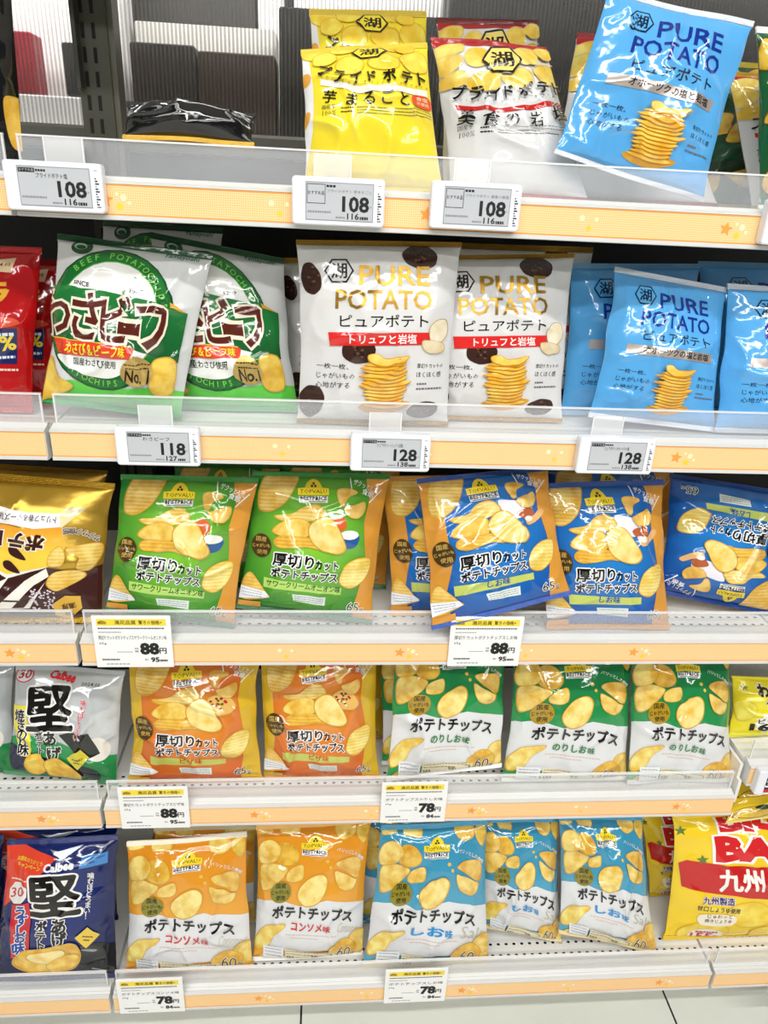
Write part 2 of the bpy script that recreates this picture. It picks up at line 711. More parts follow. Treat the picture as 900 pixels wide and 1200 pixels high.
def skin(S, shape, v0, v1, nu, nv, front, back, ribs=0.0):
    """closed front-and-back shell over v0..v1"""
    t = np.linspace(0, 1, nu)
    us = 0.5 - 0.5 * np.cos(math.pi * t) * (0.35 + 0.65 * 1) if ribs == 0 else t
    us = us * 0.6 + t * 0.4
    u, v = np.meshgrid(us, np.linspace(v0, v1, nv), indexing='ij')
    for bk in (False, True):
        P = shape.pos(u, v, bk)
        if ribs:
            P[..., 1] += (-1 if not bk else 1) * 0.0006 + ribs * np.sin(np.linspace(0, math.pi * 2 * 5, nv))[None, :]
        e1 = np.gradient(P, axis=0); e2 = np.gradient(P, axis=1)
        N = np.cross(e2, e1)
        N /= np.maximum(np.linalg.norm(N, axis=-1, keepdims=True), 1e-12)
        want = 1 if bk else -1
        N = np.where(N[..., 1:2] * want < 0, -N, N)
        F = grid_faces(nu, nv, flip=bk)
        p = P.reshape(-1, 3)
        fn = np.cross(p[F[len(F) // 3][1]] - p[F[len(F) // 3][0]], p[F[len(F) // 3][2]] - p[F[len(F) // 3][0]])
        if fn[1] * want < 0:
            F = F[:, ::-1]
        S.add(p, N.reshape(-1, 3), np.stack([u, v], -1).reshape(-1, 2), F, back if bk else front)


def art_on(S, shape, items, v0, v1, flip=False):
    for T, mat, lev, bb in items:
        if flip:
            T = 1 - T
        elif bb[3] < v0 or bb[1] > v1:
            continue
        T = clip_soup(T, (0.0, v0), (1.0, v1))
        if not len(T):
            continue
        T = split_long(T, (shape.W, shape.Hh), 0.0033)
        ar = (T[:, 1, 0] - T[:, 0, 0]) * (T[:, 2, 1] - T[:, 0, 1]) - (T[:, 1, 1] - T[:, 0, 1]) * (T[:, 2, 0] - T[:, 0, 0])
        T = T[np.abs(ar) > 1e-9]
        if not len(T):
            continue
        ar = ar[np.abs(ar) > 1e-9]
        T = np.where((ar > 0)[:, None, None], T[:, ::-1], T)      # counter-clockwise seen from the front
        key = np.round(T.reshape(-1, 2) * 2e5).astype(np.int64)
        key = key[:, 0] * 1000003 + key[:, 1]
        _, first, inv = np.unique(key, return_index=True, return_inverse=True)
        uv = T.reshape(-1, 2)[first]
        u, v = uv[:, 0], uv[:, 1]
        N = shape.normal(u, v)
        P = shape.pos(u, v) + N * (0.0003 + 0.0002 * lev)
        S.add(P, N, uv, inv.reshape(-1, 3), mat)


def bag(key, art, label, group, depth=0.026, seed=1, wr=1.0, back='d8d8d8', seal='e8e8e8', seal2=None,
        seal_metal=0.0, seal_h=0.035, pinch=0.05, name='crisp_bag', category='bag of crisps', flip=False):
    loc, lean, quad = PLACE[key]
    sh = Shape(quad, depth, seed, wr, seal_h, pinch)
    S = Soup()
    skin(S, sh, seal_h, 1 - seal_h, 65, 85, art.base, film(back))
    art_on(S, sh, art.items, seal_h, 1 - seal_h, flip)
    o = S.build(name)
    o.location = loc
    o.rotation_euler = (-math.radians(lean), 0, 0)
    tag(o, label, category, group)
    for nm, a, b, c in (('top_seal', 0.0, seal_h, seal), ('bottom_seal', 1 - seal_h, 1.0, seal2 or seal)):
        Q = Soup()
        m = (film(c, 0.25, seal_metal) if isinstance(c, str) else c)
        skin(Q, sh, a, b, 61, 21, m, m, ribs=0.00035)
        if getattr(art, 'on_seal', False):
            art_on(Q, sh, art.items, a, b)
        Q.build(nm, o)
    return o

# where each bag stands: origin (m), backward lean (deg), its outline's corners TL TR BR BL in its own plane (m)
PLACE = {
 'wall_black': ((-0.037, 0.046, 1.198), 8, (-0.018, 0.165, 0.037, 0.169, 0.035, 0.000, -0.035, 0.000)),
 'black_gold': ((0.141, 0.130, 1.226), 40, (-0.071, 0.068, 0.070, 0.062, 0.071, 0.015, -0.071, 0.015)),
 'yellow_front': ((0.342, 0.050, 1.198), 14, (-0.077, 0.129, 0.048, 0.142, 0.072, 0.000, -0.072, 0.000)),
 'yellow_back': ((0.347, 0.130, 1.198), 10, (-0.076, 0.177, 0.049, 0.182, 0.070, 0.000, -0.070, 0.000)),
 'salt_front': ((0.499, 0.070, 1.198), 16, (-0.102, 0.155, 0.020, 0.153, 0.076, 0.000, -0.076, 0.000)),
 'salt_back': ((0.488, 0.150, 1.198), 10, (-0.078, 0.182, 0.035, 0.185, 0.061, 0.000, -0.061, 0.000)),
 'salt_right': ((0.640, 0.120, 1.198), 16, (-0.074, 0.178, 0.048, 0.177, 0.105, 0.000, -0.105, 0.000)),
 'blue_tilt': ((0.602, 0.036, 1.198), 9, (-0.042, 0.192, 0.108, 0.172, 0.081, 0.005, -0.081, 0.044)),
 'seaweed': ((0.789, 0.170, 1.198), 14, (-0.052, 0.166, 0.073, 0.164, 0.098, 0.000, -0.098, 0.000)),
 'salt_far': ((0.849, 0.115, 1.198), 14, (-0.115, 0.145, 0.016, 0.147, 0.066, 0.000, -0.066, 0.000)),
 'seaweed_front': ((0.813, 0.045, 1.198), 12, (-0.089, 0.175, 0.025, 0.175, 0.062, 0.000, -0.062, 0.000)),
 'red_front': ((-0.089, 0.050, 0.954), 12, (-0.033, 0.176, 0.078, 0.177, 0.057, 0.000, -0.057, 0.000)),
 'red_back': ((-0.084, 0.100, 0.954), 12, (-0.028, 0.161, 0.090, 0.160, 0.061, 0.000, -0.061, 0.000)),
 'wasa_left': ((0.059, 0.036, 0.954), 10, (-0.045, 0.192, 0.114, 0.178, 0.074, 0.000, -0.074, 0.017)),
 'wasa_right': ((0.184, 0.080, 0.954), 10, (-0.086, 0.195, 0.061, 0.173, 0.079, 0.000, -0.079, 0.000)),
 'wasa_back': ((0.079, 0.150, 0.954), 6, (-0.047, 0.201, 0.092, 0.198, 0.074, 0.000, -0.074, 0.000)),
 'pure_truffle_front': ((0.349, 0.038, 0.954), 6, (-0.088, 0.195, 0.089, 0.200, 0.087, 0.000, -0.087, 0.000)),
 'pure_truffle_left': ((0.319, 0.125, 0.954), 6, (-0.085, 0.169, 0.062, 0.175, 0.071, 0.000, -0.071, 0.000)),
 'pure_truffle_second': ((0.494, 0.064, 0.954), 9, (-0.099, 0.183, 0.080, 0.193, 0.085, 0.000, -0.085, 0.000)),
 'pure_truffle_back': ((0.545, 0.130, 0.954), 6, (-0.103, 0.194, 0.068, 0.196, 0.089, 0.000, -0.089, 0.000)),
 'pure_blue_front': ((0.681, 0.040, 0.954), 12, (-0.062, 0.184, 0.071, 0.166, 0.078, 0.000, -0.078, 0.014)),
 'pure_blue_left': ((0.667, 0.100, 0.954), 8, (-0.086, 0.179, 0.073, 0.185, 0.081, 0.000, -0.081, 0.000)),
 'pure_blue_right': ((0.846, 0.040, 0.954), 12, (-0.096, 0.170, 0.076, 0.165, 0.090, 0.000, -0.090, 0.000)),
 'pure_blue_back': ((0.879, 0.130, 0.954), 8, (-0.128, 0.186, 0.053, 0.188, 0.095, 0.000, -0.095, 0.000)),
 'truffle_cheese': ((-0.091, 0.040, 0.687), 16, (-0.080, 0.191, 0.130, 0.176, 0.111, 0.000, -0.111, 0.000)),
 'truffle_cheese_back': ((-0.100, 0.110, 0.687), 14, (-0.086, 0.176, 0.112, 0.167, 0.099, 0.000, -0.099, 0.000)),
 'green_left': ((0.106, 0.024, 0.687), 16, (-0.056, 0.193, 0.108, 0.191, 0.078, 0.000, -0.078, 0.024)),
 'green_right': ((0.272, 0.036, 0.687), 16, (-0.066, 0.196, 0.105, 0.195, 0.086, 0.000, -0.086, 0.022)),
 'green_left_back': ((0.143, 0.130, 0.687), 12, (-0.048, 0.172, 0.093, 0.173, 0.070, 0.000, -0.070, 0.000)),
 'green_right_back': ((0.302, 0.130, 0.687), 12, (-0.065, 0.176, 0.097, 0.174, 0.081, 0.000, -0.081, 0.000)),
 'thick_blue_front': ((0.517, -0.014, 0.687), 24, (-0.109, 0.207, 0.056, 0.226, 0.088, 0.065, -0.088, 0.020)),
 'thick_blue_left': ((0.466, 0.058, 0.687), 16, (-0.100, 0.184, 0.061, 0.189, 0.082, 0.000, -0.082, 0.000)),
 'thick_blue_second': ((0.668, 0.026, 0.687), 16, (-0.105, 0.190, 0.059, 0.198, 0.083, 0.000, -0.083, 0.000)),
 'thick_blue_back': ((0.717, 0.130, 0.687), 12, (-0.117, 0.177, 0.067, 0.181, 0.089, 0.000, -0.089, 0.000)),
 'thick_blue_down': ((0.832, 0.060, 0.687), 18, (-0.074, 0.194, 0.097, 0.171, 0.088, 0.000, -0.088, 0.031)),
 'kata_nori': ((-0.065, 0.040, 0.419), 16, (-0.053, 0.176, 0.090, 0.167, 0.076, 0.000, -0.076, 0.022)),
 'kata_nori_left': ((-0.214, 0.070, 0.419), 16, (-0.063, 0.163, 0.081, 0.159, 0.073, 0.000, -0.073, 0.000)),
 'pizza_left': ((0.119, 0.042, 0.419), 15, (-0.091, 0.189, 0.091, 0.189, 0.095, 0.000, -0.095, 0.000)),
 'pizza_right': ((0.297, 0.046, 0.419), 15, (-0.090, 0.191, 0.074, 0.194, 0.084, 0.000, -0.084, 0.000)),
 'pizza_back': ((0.319, 0.130, 0.419), 12, (-0.085, 0.160, 0.072, 0.160, 0.078, 0.000, -0.078, 0.000)),
 'nori_left': ((0.472, 0.030, 0.419), 17, (-0.077, 0.222, 0.086, 0.216, 0.084, 0.026, -0.084, 0.008)),
 'nori_back': ((0.468, 0.075, 0.419), 15, (-0.092, 0.184, 0.067, 0.184, 0.083, 0.000, -0.083, 0.000)),
 'nori_middle': ((0.652, 0.034, 0.419), 15, (-0.087, 0.206, 0.089, 0.205, 0.094, 0.000, -0.094, 0.000)),
 'nori_right': ((0.824, 0.028, 0.419), 15, (-0.092, 0.211, 0.059, 0.211, 0.081, 0.000, -0.081, 0.000)),
 'yellow_wasabi': ((0.993, 0.060, 0.475), 18, (-0.091, 0.094, 0.081, 0.083, 0.091, 0.000, -0.091, 0.000)),
 'kata_blue': ((-0.085, -0.038, 0.129), 16, (-0.058, 0.219, 0.094, 0.224, 0.088, 0.000, -0.088, 0.000)),
 'kata_blue_back': ((-0.118, 0.054, 0.129), 14, (-0.085, 0.166, 0.102, 0.164, 0.098, 0.000, -0.098, 0.000)),
 'kata_blue_left': ((-0.251, -0.006, 0.129), 16, (-0.057, 0.207, 0.090, 0.199, 0.076, 0.000, -0.076, 0.000)),
 'consomme_left': ((0.106, -0.032, 0.129), 18, (-0.089, 0.203, 0.082, 0.212, 0.093, 0.000, -0.093, 0.000)),
 'consomme_right': ((0.280, -0.020, 0.129), 18, (-0.079, 0.215, 0.092, 0.219, 0.083, 0.000, -0.083, 0.000)),
 'consomme_left_back': ((0.116, 0.044, 0.129), 14, (-0.075, 0.166, 0.083, 0.168, 0.080, 0.000, -0.080, 0.000)),
 'consomme_right_back': ((0.320, 0.084, 0.129), 14, (-0.080, 0.149, 0.081, 0.149, 0.079, 0.000, -0.079, 0.000)),
 'shio_back': ((0.445, 0.034, 0.129), 14, (-0.091, 0.189, 0.070, 0.190, 0.081, 0.000, -0.081, 0.000)),
 'shio_left': ((0.458, -0.036, 0.129), 18, (-0.073, 0.224, 0.087, 0.227, 0.097, 0.000, -0.097, 0.000)),
 'shio_middle': ((0.613, -0.008, 0.129), 18, (-0.073, 0.205, 0.051, 0.207, 0.064, 0.000, -0.064, 0.028)),
 'shio_right': ((0.743, -0.032, 0.129), 20, (-0.085, 0.223, 0.046, 0.223, 0.078, 0.001, -0.078, 0.037)),
 'big_bag_back': ((0.923, 0.069, 0.129), 14, (-0.103, 0.157, 0.048, 0.154, 0.070, 0.000, -0.070, 0.000)),
 'big_bag_front': ((0.998, -0.011, 0.129), 15, (-0.159, 0.215, 0.115, 0.224, 0.156, 0.000, -0.156, 0.000)),
 'big_bag_top': ((1.002, -0.016, 0.344), 50, (-0.071, 0.098, 0.123, 0.101, 0.105, 0.046, -0.105, 0.025)),
}

# ------------------------------------------------------------------ printed sheets
INK = '14110f'
GOLD = film('b58a2c', 0.32, 0.7)


def store_logo(a, x, y, w, skew=0.0):
    """yellow arched plaque over a white strip, w wide, centred on x with its plaque's lower edge at y"""
    f = lambda px, py: (x + px * w, y + py * w + px * w * skew)
    a.poly([f(-.5, 0), f(-.5, -.22), f(-.28, -.24), f(-.22, -.38), f(-.12, -.48), f(0, -.52), f(.12, -.48), f(.22, -.38), f(.28, -.24), f(.5, -.22), f(.5, 0)], 'f2d52c')
    for px, py in ((0, -.37), (-.055, -.29), (.055, -.29)):
        a.ell(*f(px, py), .042 * w, .042 * w, '3a3416', n=10)
    a.text('TOPVALU', f(-.43, -.06), f(.43, -.06), .12 * w, '4a431c', 0.0, res=1)
    a.poly([f(-.46, .03), f(.46, .03), f(.46, .24), f(-.46, .24)], 'f4f4f2')
    a.text('BESTPRICE', f(-.43, .16), f(.43, .16), .12 * w, INK, 0.03, res=1)
    a.line(f(-.38, .205), f(.38, .205), .03 * w, '7a7a7a')


def thick_cut(c_in, c_out, margin, flavour, band, ink, kind, left=0, right=True):
    a = Art((102, 22), (848, 45), (744, 862), (4, 772), film_fade(c_in, c_out, 'radial', .5, .45, .62), .02)
    if right:
        a.poly([(690, 0), (880, 0), (880, 900), (610, 900), (625, 800), (642, 720), (700, 560), (690, 300), (722, 180)], margin)
    if left:
        a.poly([(60, 0), (120 + left * .5, 0), (118 + left, 160), (105 + left, 330), (92 + left * 1.1, 450), (60 + left * .6, 640), (30 + left, 800), (-30, 800)], margin)
    R = True
    a.chip([(170, 45), (250, 32), (332, 52), (318, 110), (270, 190), (190, 242), (128, 222), (132, 120)], R, 'd8a63c', 'f0d583')
    if kind == 'onion':
        a.blob([(505, 290), (540, 262), (580, 280), (588, 325), (560, 345), (520, 330)], 'd9622e')
        a.line((560, 262), (563, 250), 12, '8a3a1a')
        a.blob([(555, 368), (658, 372), (640, 425), (592, 438), (565, 410)], '245a9c')
        a.ell(605, 366, 52, 24, 'f6f4ee')
    elif kind == 'salt':
        a.blob([(470, 215), (560, 225), (650, 270), (640, 320), (560, 330), (500, 300)], 'ece8f0')
        a.blob([(560, 300), (640, 280), (655, 320), (600, 350)], 'b4613a')
        a.blob([(590, 345), (650, 330), (700, 300), (720, 320), (660, 365), (600, 380)], 'e8b477')
        a.ell(610, 345, 25, 16, 'f5f0ea')
    else:
        a.ell(585, 315, 98, 68, 'c98338', 8, bump=.03)
        a.ell(585, 315, 84, 57, 'e7b765', 8, bump=.04)
        rr = random.Random(3)
        for i in range(16):
            t, q = rr.uniform(0, 6.28), rr.uniform(.15, .9)
            a.ell(585 + 78 * q * math.cos(t), 315 + 50 * q * math.sin(t), 9, 7, rr.choice(['b8342a', '4d6a2a', 'f2e2ac', '7a2f3a']), n=9)
    a.chip([(208, 262), (300, 252), (360, 215), (430, 203), (472, 238), (468, 275), (380, 295), (250, 292)], R, 'ddb043', 'f5e08e')
    a.chip([(198, 352), (240, 300), (320, 278), (392, 300), (388, 372), (300, 388)], False, 'e0ab35', 'f6d972')
    a.chip([(203, 402), (240, 370), (330, 376), (400, 385), (442, 442), (380, 432), (240, 437)], R, 'dca02c', 'f3cc5e')
    a.chip([(385, 332), (420, 285), (470, 267), (520, 290), (570, 380), (586, 440), (540, 469), (460, 450), (400, 402)], False, 'ecc455', 'f8e698')
    store_logo(a, 412, 156, 164, .02)
    a.chip([(538, 135), (578, 118), (642, 132), (652, 150), (602, 170), (576, 216), (550, 202)], False, 'dba23a', 'f1cf76')
    a.chip([(574, 228), (640, 208), (690, 195), (692, 240), (652, 280), (600, 271)], False, 'dba23a', 'f1cf76')
    wt = 'f4f4ee'
    a.line((614, 68), (620, 130), 6, wt)
    a.line((718, 200), (796, 130), 6, wt)
    a.text('ザクッとした', (628, 100), (766, 152), 30, wt, .012)
    a.text('食感', (674, 150), (738, 176), 32, wt, .02)
    a.ell(142, 423, 50, 64, '4a3512')
    for s, y, w, h in (('国産', 400, 26, 26), ('じゃがいも', 432, 44, 20), ('使用', 468, 26, 24)):
        a.text(s, (142 - w, y - 3), (142 + w, y + 3), h, 'd8b660', .01)
    for s, p, q, h, bo in (('厚切り', (195, 527), (406, 548), 66, .03), ('カット', (416, 547), (540, 559), 46, .03), ('ポテトチップス', (187, 588), (532, 622), 50, .03)):
        a.put(pen(lambda w, x, y: text_soup(s, p, q, h, w, 0, 2, x, y), s, bo + .08), film('f7f7f4'))
    for s, p, q, h, bo in (('厚切り', (195, 527), (406, 548), 66, .03), ('カット', (416, 547), (540, 559), 46, .03), ('ポテトチップス', (187, 588), (532, 622), 50, .03)):
        a.text(s, p, q, h, INK, bo)
    a.poly([(150, 594), (562, 655), (556, 692), (145, 646)], band)
    if kind == 'onion':
        a.text(flavour, (160, 638), (552, 682), 34, ink, .02)
    else:
        a.text(flavour, (305, 655), (425, 672), 36, ink, .025)
    a.chip([(545, 602), (580, 530), (650, 490), (722, 490), (725, 540), (690, 610), (620, 657), (560, 640)], R, 'e8c24f', 'f8ea94')
    a.chip([(35, 640), (60, 580), (88, 570), (118, 610), (155, 668), (172, 700), (40, 716)], R, 'dfae40', 'f2d27a')
    a.poly([(30, 640), (160, 672), (176, 700), (22, 712)], 'eef1f5')
    for i in range(3):
        a.fine((40, 658 + i * 16), (140, 678 + i * 11), 3, '8a90a0', 6, i)
    a.poly([(0, 722), (130, 726), (124, 800), (-10, 800)], margin)
    a.poly([(292, 684), (472, 704), (466, 752), (298, 722)], 'e3ebe6')
    for i in range(3):
        a.fine((304, 696 + i * 11), (458, 713 + i * 12), 3, '7c8a86', 8, i)
    a.text('65', (588, 779), (655, 785), 46, INK, .0, 'f4f2e6', .05, slant=.12)
    a.text('g', (664, 790), (684, 792), 26, INK, .0, 'f4f2e6', .06)
    return a


def thin_cut(c1, c2, flavour, ink, badge, script):
    a = Art((68, 168), (816, 120), (852, 972), (72, 1014), film_fade(c1, c2, 'linear', .05, .6), .11)
    a.poly([(40, 652), (108, 620), (200, 637), (290, 656), (380, 682), (500, 657), (560, 641), (700, 641), (870, 622), (870, 905), (700, 907), (640, 927), (300, 911), (40, 900)], 'e2e3e4')
    C = dict(c1='dcab3a', c2='f4dc80')
    a.chip([(80, 175), (140, 160), (180, 185), (165, 215), (90, 222)], False, **C)
    a.chip([(222, 180), (280, 160), (345, 160), (352, 195), (300, 234), (240, 220)], False, **C)
    a.chip([(222, 300), (270, 284), (328, 310), (362, 380), (330, 432), (260, 432), (212, 390)], False, c1='cf9420', c2='ecc24e')
    a.chip([(106, 425), (170, 405), (260, 430), (292, 460), (240, 522), (180, 566), (118, 560)], False, **C)
    a.chip([(88, 330), (112, 270), (180, 260), (238, 320), (226, 382), (180, 412), (108, 402)], False, **C)
    a.chip([(288, 470), (370, 428), (396, 450), (391, 512), (340, 532), (284, 520)], False, **C)
    a.chip([(580, 160), (640, 140), (712, 150), (716, 220), (650, 258), (596, 232)], False, **C)
    a.chip([(722, 190), (742, 150), (790, 138), (806, 200), (780, 272), (736, 240)], False, c1='d2a02c', c2='e8cc62')
    store_logo(a, 457, 326, 178, -.02)
    wt = 'f6f4ea'
    a.path('パリッとした食感', [(612, 318), (640, 322), (664, 326), (688, 331), (712, 337), (734, 343), (754, 351), (772, 360)], 26, wt, .015)
    a.chip([(598, 415), (660, 375), (762, 364), (768, 460), (740, 487), (690, 470)], False, c1='d9a33a', c2='f0cf74')
    a.chip([(594, 460), (650, 470), (720, 490), (752, 496), (732, 550), (680, 576), (620, 552)], False, c1='e2b23e', c2='f6dd86')
    a.ell(545, 403, 13, 12, 'e8bf52', n=9)
    a.ell(569, 440, 10, 12, 'e8bf52', n=9)
    a.chip([(358, 612), (375, 560), (430, 510), (510, 481), (554, 510), (551, 580), (510, 652), (430, 684), (380, 660)], False, c1='e8bb46', c2='f9e793')
    a.ell(250, 592, 68, 68, badge)
    for s, y, w, h in (('国産', 566, 33, 34), ('じゃがいも', 604, 58, 28), ('使用', 642, 30, 30)):
        a.text(s, (250 - w, y), (250 + w, y + 2), h, '241c08', .012)
    a.text('ポテトチップス', (205, 750), (736, 764), 76, INK, .03)
    a.text(flavour, (332, 822), (535, 830), 44, ink, .03)
    a.text('味', (546, 832), (590, 834), 38, ink, .02)
    if script:
        a.text(script, (640, 838), (800, 822), 62, 'c4bda6', -.008, slant=.35)
    a.fine((292, 848), (640, 862), 5, 'd9b8a8', 15, 2)
    a.fine((330, 868), (520, 876), 5, 'd9b8a8', 9, 5)
    a.chip([(92, 855), (150, 795), (215, 788), (292, 790), (280, 815), (225, 850), (180, 912), (98, 932)], False, c1='e6bd3e', c2='f9e98c')
    a.chip([(730, 872), (762, 810), (832, 788), (848, 905), (800, 955)], False, **C)
    a.chip([(596, 932), (660, 880), (730, 858), (792, 900), (745, 968), (620, 975)], False, c1='d8a02a', c2='f2cd5a')
    a.chip([(70, 1016), (130, 965), (200, 962), (236, 1000), (180, 1025)], False, **C)
    a.poly([(148, 905), (285, 920), (281, 988), (144, 983)], 'eef0f2')
    a.poly([(298, 926), (642, 944), (636, 984), (296, 988)], 'f0e6c4')
    for i in range(3):
        a.fine((160, 922 + i * 18), (270, 934 + i * 18), 4, '8f99a6', 6, i)
        a.fine((306, 938 + i * 15), (626, 952 + i * 12), 4, '9a8c66', 14, i)
    a.text('60', (655, 966), (745, 966), 58, INK, -.005, 'f5eed8', .035, slant=.1)
    a.text('g', (752, 974), (778, 974), 40, INK, -.005, 'f5eed8', .04)
    return a


def hexagon(a, cx, cy, rx, ry, face, ink, ch_h):
    pts = [(-1, 0), (-.5, -1), (.52, -1), (1, 0), (.52, 1), (-.5, 1)]
    a.poly([(cx + x * rx, cy + y * ry) for x, y in pts], ink)
    if face:
        a.poly([(cx + x * rx * .87, cy + y * ry * .86) for x, y in pts], face)
    a.text('湖', (cx - rx * .52, cy + ch_h * .5), (cx + rx * .52, cy + ch_h * .5), ch_h, ink, .02)


def pure_potato(blue):
    base = '58a9e4' if blue else 'dedddb'
    a = Art((40, 38), (515, 45), (472, 594), (46, 570), film(base))
    ink = '10243c' if blue else INK
    word = film('14318c') if blue else GOLD
    if not blue:
        for e in ((388, 92, 52, 36, 8), (82, 154, 27, 48, -12), (213, 360, 46, 40, 0), (85, 506, 34, 46, 10), (394, 540, 46, 25, -5)):
            a.ell(e[0], e[1], e[2], e[3], '3a231a', e[4], bump=.03)
            rr = random.Random(int(e[0]))
            for i in range(14):
                t, q = rr.uniform(0, 6.28), rr.uniform(.1, .85)
                a.ell(e[0] + e[2] * q * math.cos(t), e[1] + e[3] * q * math.sin(t), 5, 4, rr.choice(['2a1912', '6b4a36', '38231a']), n=7)
    hexagon(a, 158, 132, 41, 35, base, ink, 44)
    bo = .014
    a.text('PURE', (214, 173), (411, 178), 56, word, bo)
    a.text('POTATO', (149, 241), (415, 247), 54, word, bo)
    a.text('ピュアポテト', (161, 294), (405, 298), 36, ink, .005)
    if blue:
        a.poly([(112, 312), (428, 318), (420, 352), (110, 345)], film('c2b6ae', .3, .5))
        a.text('オホーツクの塩と岩塩', (165, 340), (405, 345), 25, '241f1c', .015)
    else:
        a.poly([(130, 309), (415, 314), (409, 349), (134, 347)], 'dc2a26')
        a.text('トリュフと岩塩', (188, 342), (372, 345), 27, 'fbf6f2', .02)
        a.chip([(408, 302), (430, 278), (460, 280), (463, 322), (440, 348), (412, 342)], False, 'e6d3a6', 'f4ead0', 'b99f74')
        a.chip([(390, 336), (420, 338), (452, 350), (449, 372), (410, 374), (390, 358)], False, 'dcc698', 'f0e2c0', 'b99f74')
    # stack of thin slices
    rr = random.Random(9)
    y = 528
    a.blob([(212, 522), (260, 508), (350, 512), (345, 528), (290, 545), (240, 540)], 'd49a26')
    while y > 398:
        x0, x1 = 216 + rr.uniform(-6, 14), 350 + rr.uniform(-14, 8)
        t = rr.uniform(-3, 3)
        a.blob([(x0, y - 8 + t), (x0 + 40, y - 13), (x1 - 30, y - 12), (x1, y - 9 - t), (x1 - 25, y + 3), (x0 + 50, y + 4)], 'c07d16')
        a.blob([(x0, y - 10 + t), (x0 + 40, y - 14), (x1 - 30, y - 13), (x1, y - 11 - t), (x1 - 25, y - 1), (x0 + 50, y)], chip_mat('e9a92a', 'f7d45c'))
        y -= 11
    a.blob([(236, 374), (262, 370), (290, 384), (348, 376), (330, 398), (285, 410), (244, 396)], 'c98a1c')
    a.blob([(238, 375), (262, 371), (290, 386), (346, 377), (328, 394), (285, 405), (247, 393)], chip_mat('f3bf3c', 'fbe07c'))
    for s, p, q, h in (('一枚一枚、', (98, 411), (184, 415), 15), ('じゃがいもの', (98, 440), (201, 444), 18), ('心地がする', (96, 467), (188, 470), 18), ('厚切りカットの', (375, 417), (452, 420), 13), ('ほくほく感', (373, 443), (445, 446), 16)):
        a.text(s, p, q, h, ink, 0.0, res=1)
    a.fine((374, 462), (402, 463), 5, '6a6a70', 3)
    a.fine((372, 476), (448, 479), 5, '6a6a70', 7)
    return a


def wasabi_beef():
    a = Art((238, 42), (862, 130), (739, 812), (170, 750), film('dadcdb'))
    a.on_seal = True
    dk, md, lt = '0b4a23', '17702f', '52ad38'
    a.poly([(236, 30), (870, 118), (866, 150), (236, 66)], dk)
    for p, q in (((290, 48), (400, 62)), ((470, 78), (612, 98)), ((690, 108), (840, 128))):
        a.text('WASABEEF', p, q, 22, 'b9c23a', .01, slant=.1, res=1)
    a.ell(345, 108, 44, 30, dk, 10)
    a.ell(340, 104, 26, 14, '9fc6a8', 10)
    a.ell(342, 108, 20, 9, dk, 10)
    a.text('Yamayoshi', (664, 152), (802, 172), 24, '1d7a5a', .01, slant=.2)
    a.poly([(150, 690), (300, 655), (450, 690), (640, 680), (760, 700), (745, 830), (150, 780)], film_fade('66d24a', '1f9f3c', 'linear', .85, 1.0))
    a.ell(462, 407, 256, 288, dk, 8)
    a.ell(462, 407, 249, 281, md, 8)
    a.ell(462, 407, 204, 236, lt, 8)
    a.ell(462, 407, 199, 231, 'f2f2ee', 8)
    a.arc('BEEF POTATOCHIPS', 462, 407, 224, 258, -125, -12, 36, '7fd050', .01)
    a.arc('POTATOCHIPS', 462, 407, 224, 258, 150, 82, 34, '7fd050', .01)
    # sheet edges of the ring are trimmed by the bag's side, chips and band lie over it
    a.chip([(176, 735), (196, 640), (225, 560), (258, 640), (312, 682), (190, 738)], False, 'd9ac34', 'efd063')
    a.poly([(700, 340), (762, 382), (705, 372)], 'e0a52c')
    a.poly([(225, 268), (300, 274), (420, 290), (640, 338), (762, 382), (725, 580), (690, 590), (640, 552), (560, 530), (380, 500), (200, 486)], film_fade('1d7a36', '0d4f26', 'linear', .3, .7))
    a.poly([(236, 488), (560, 524), (572, 530), (556, 568), (262, 548)], 'e5452a')
    a.line((225, 484), (560, 522), 5, 'd8c24a')
    a.blob([(262, 552), (400, 566), (556, 572), (548, 610), (470, 645), (360, 628), (290, 594)], 'f3f3ef')
    pts = [(248, 396), (368, 402), (482, 420), (572, 448), (640, 442)]
    for ow, c in ((.075, 'efe7d2'), (.022, '5a2013')):
        for ch, (x0, y0, x1, y1, h) in zip('わさビーフ', ((172, 462, 312, 474, 168), (320, 482, 432, 496, 182), (442, 498, 548, 506, 178), (512, 462, 594, 472, 34), (594, 522, 696, 520, 158))):
            a.put(text_soup(ch, (x0, y0), (x1, y1), h, ow, -.05), film(c))
    a.text('わさび＆ビーフ味', (294, 542), (540, 560), 34, 'f7e23a', .03)
    a.text('国産わさび使用', (322, 592), (498, 606), 32, '1c2b1e', .015)
    a.text('SINCE', (326, 268), (384, 276), 17, '242424', .015)
    a.text('1987', (548, 304), (602, 312), 18, '242424', .01)
    a.chip([(618, 655), (640, 570), (712, 565), (718, 640), (700, 706), (640, 706)], False, 'd9a62e', 'f1d05e')
    a.ell(578, 616, 58, 56, film('cfae62', .3, .5), bump=.02)
    a.fine((535, 585), (625, 590), 5, '3c2a10', 6)
    a.fine((540, 602), (620, 607), 5, '3c2a10', 6, 4)
    a.text('No.1', (538, 655), (618, 660), 46, '2a1a0c', .02)
    return a


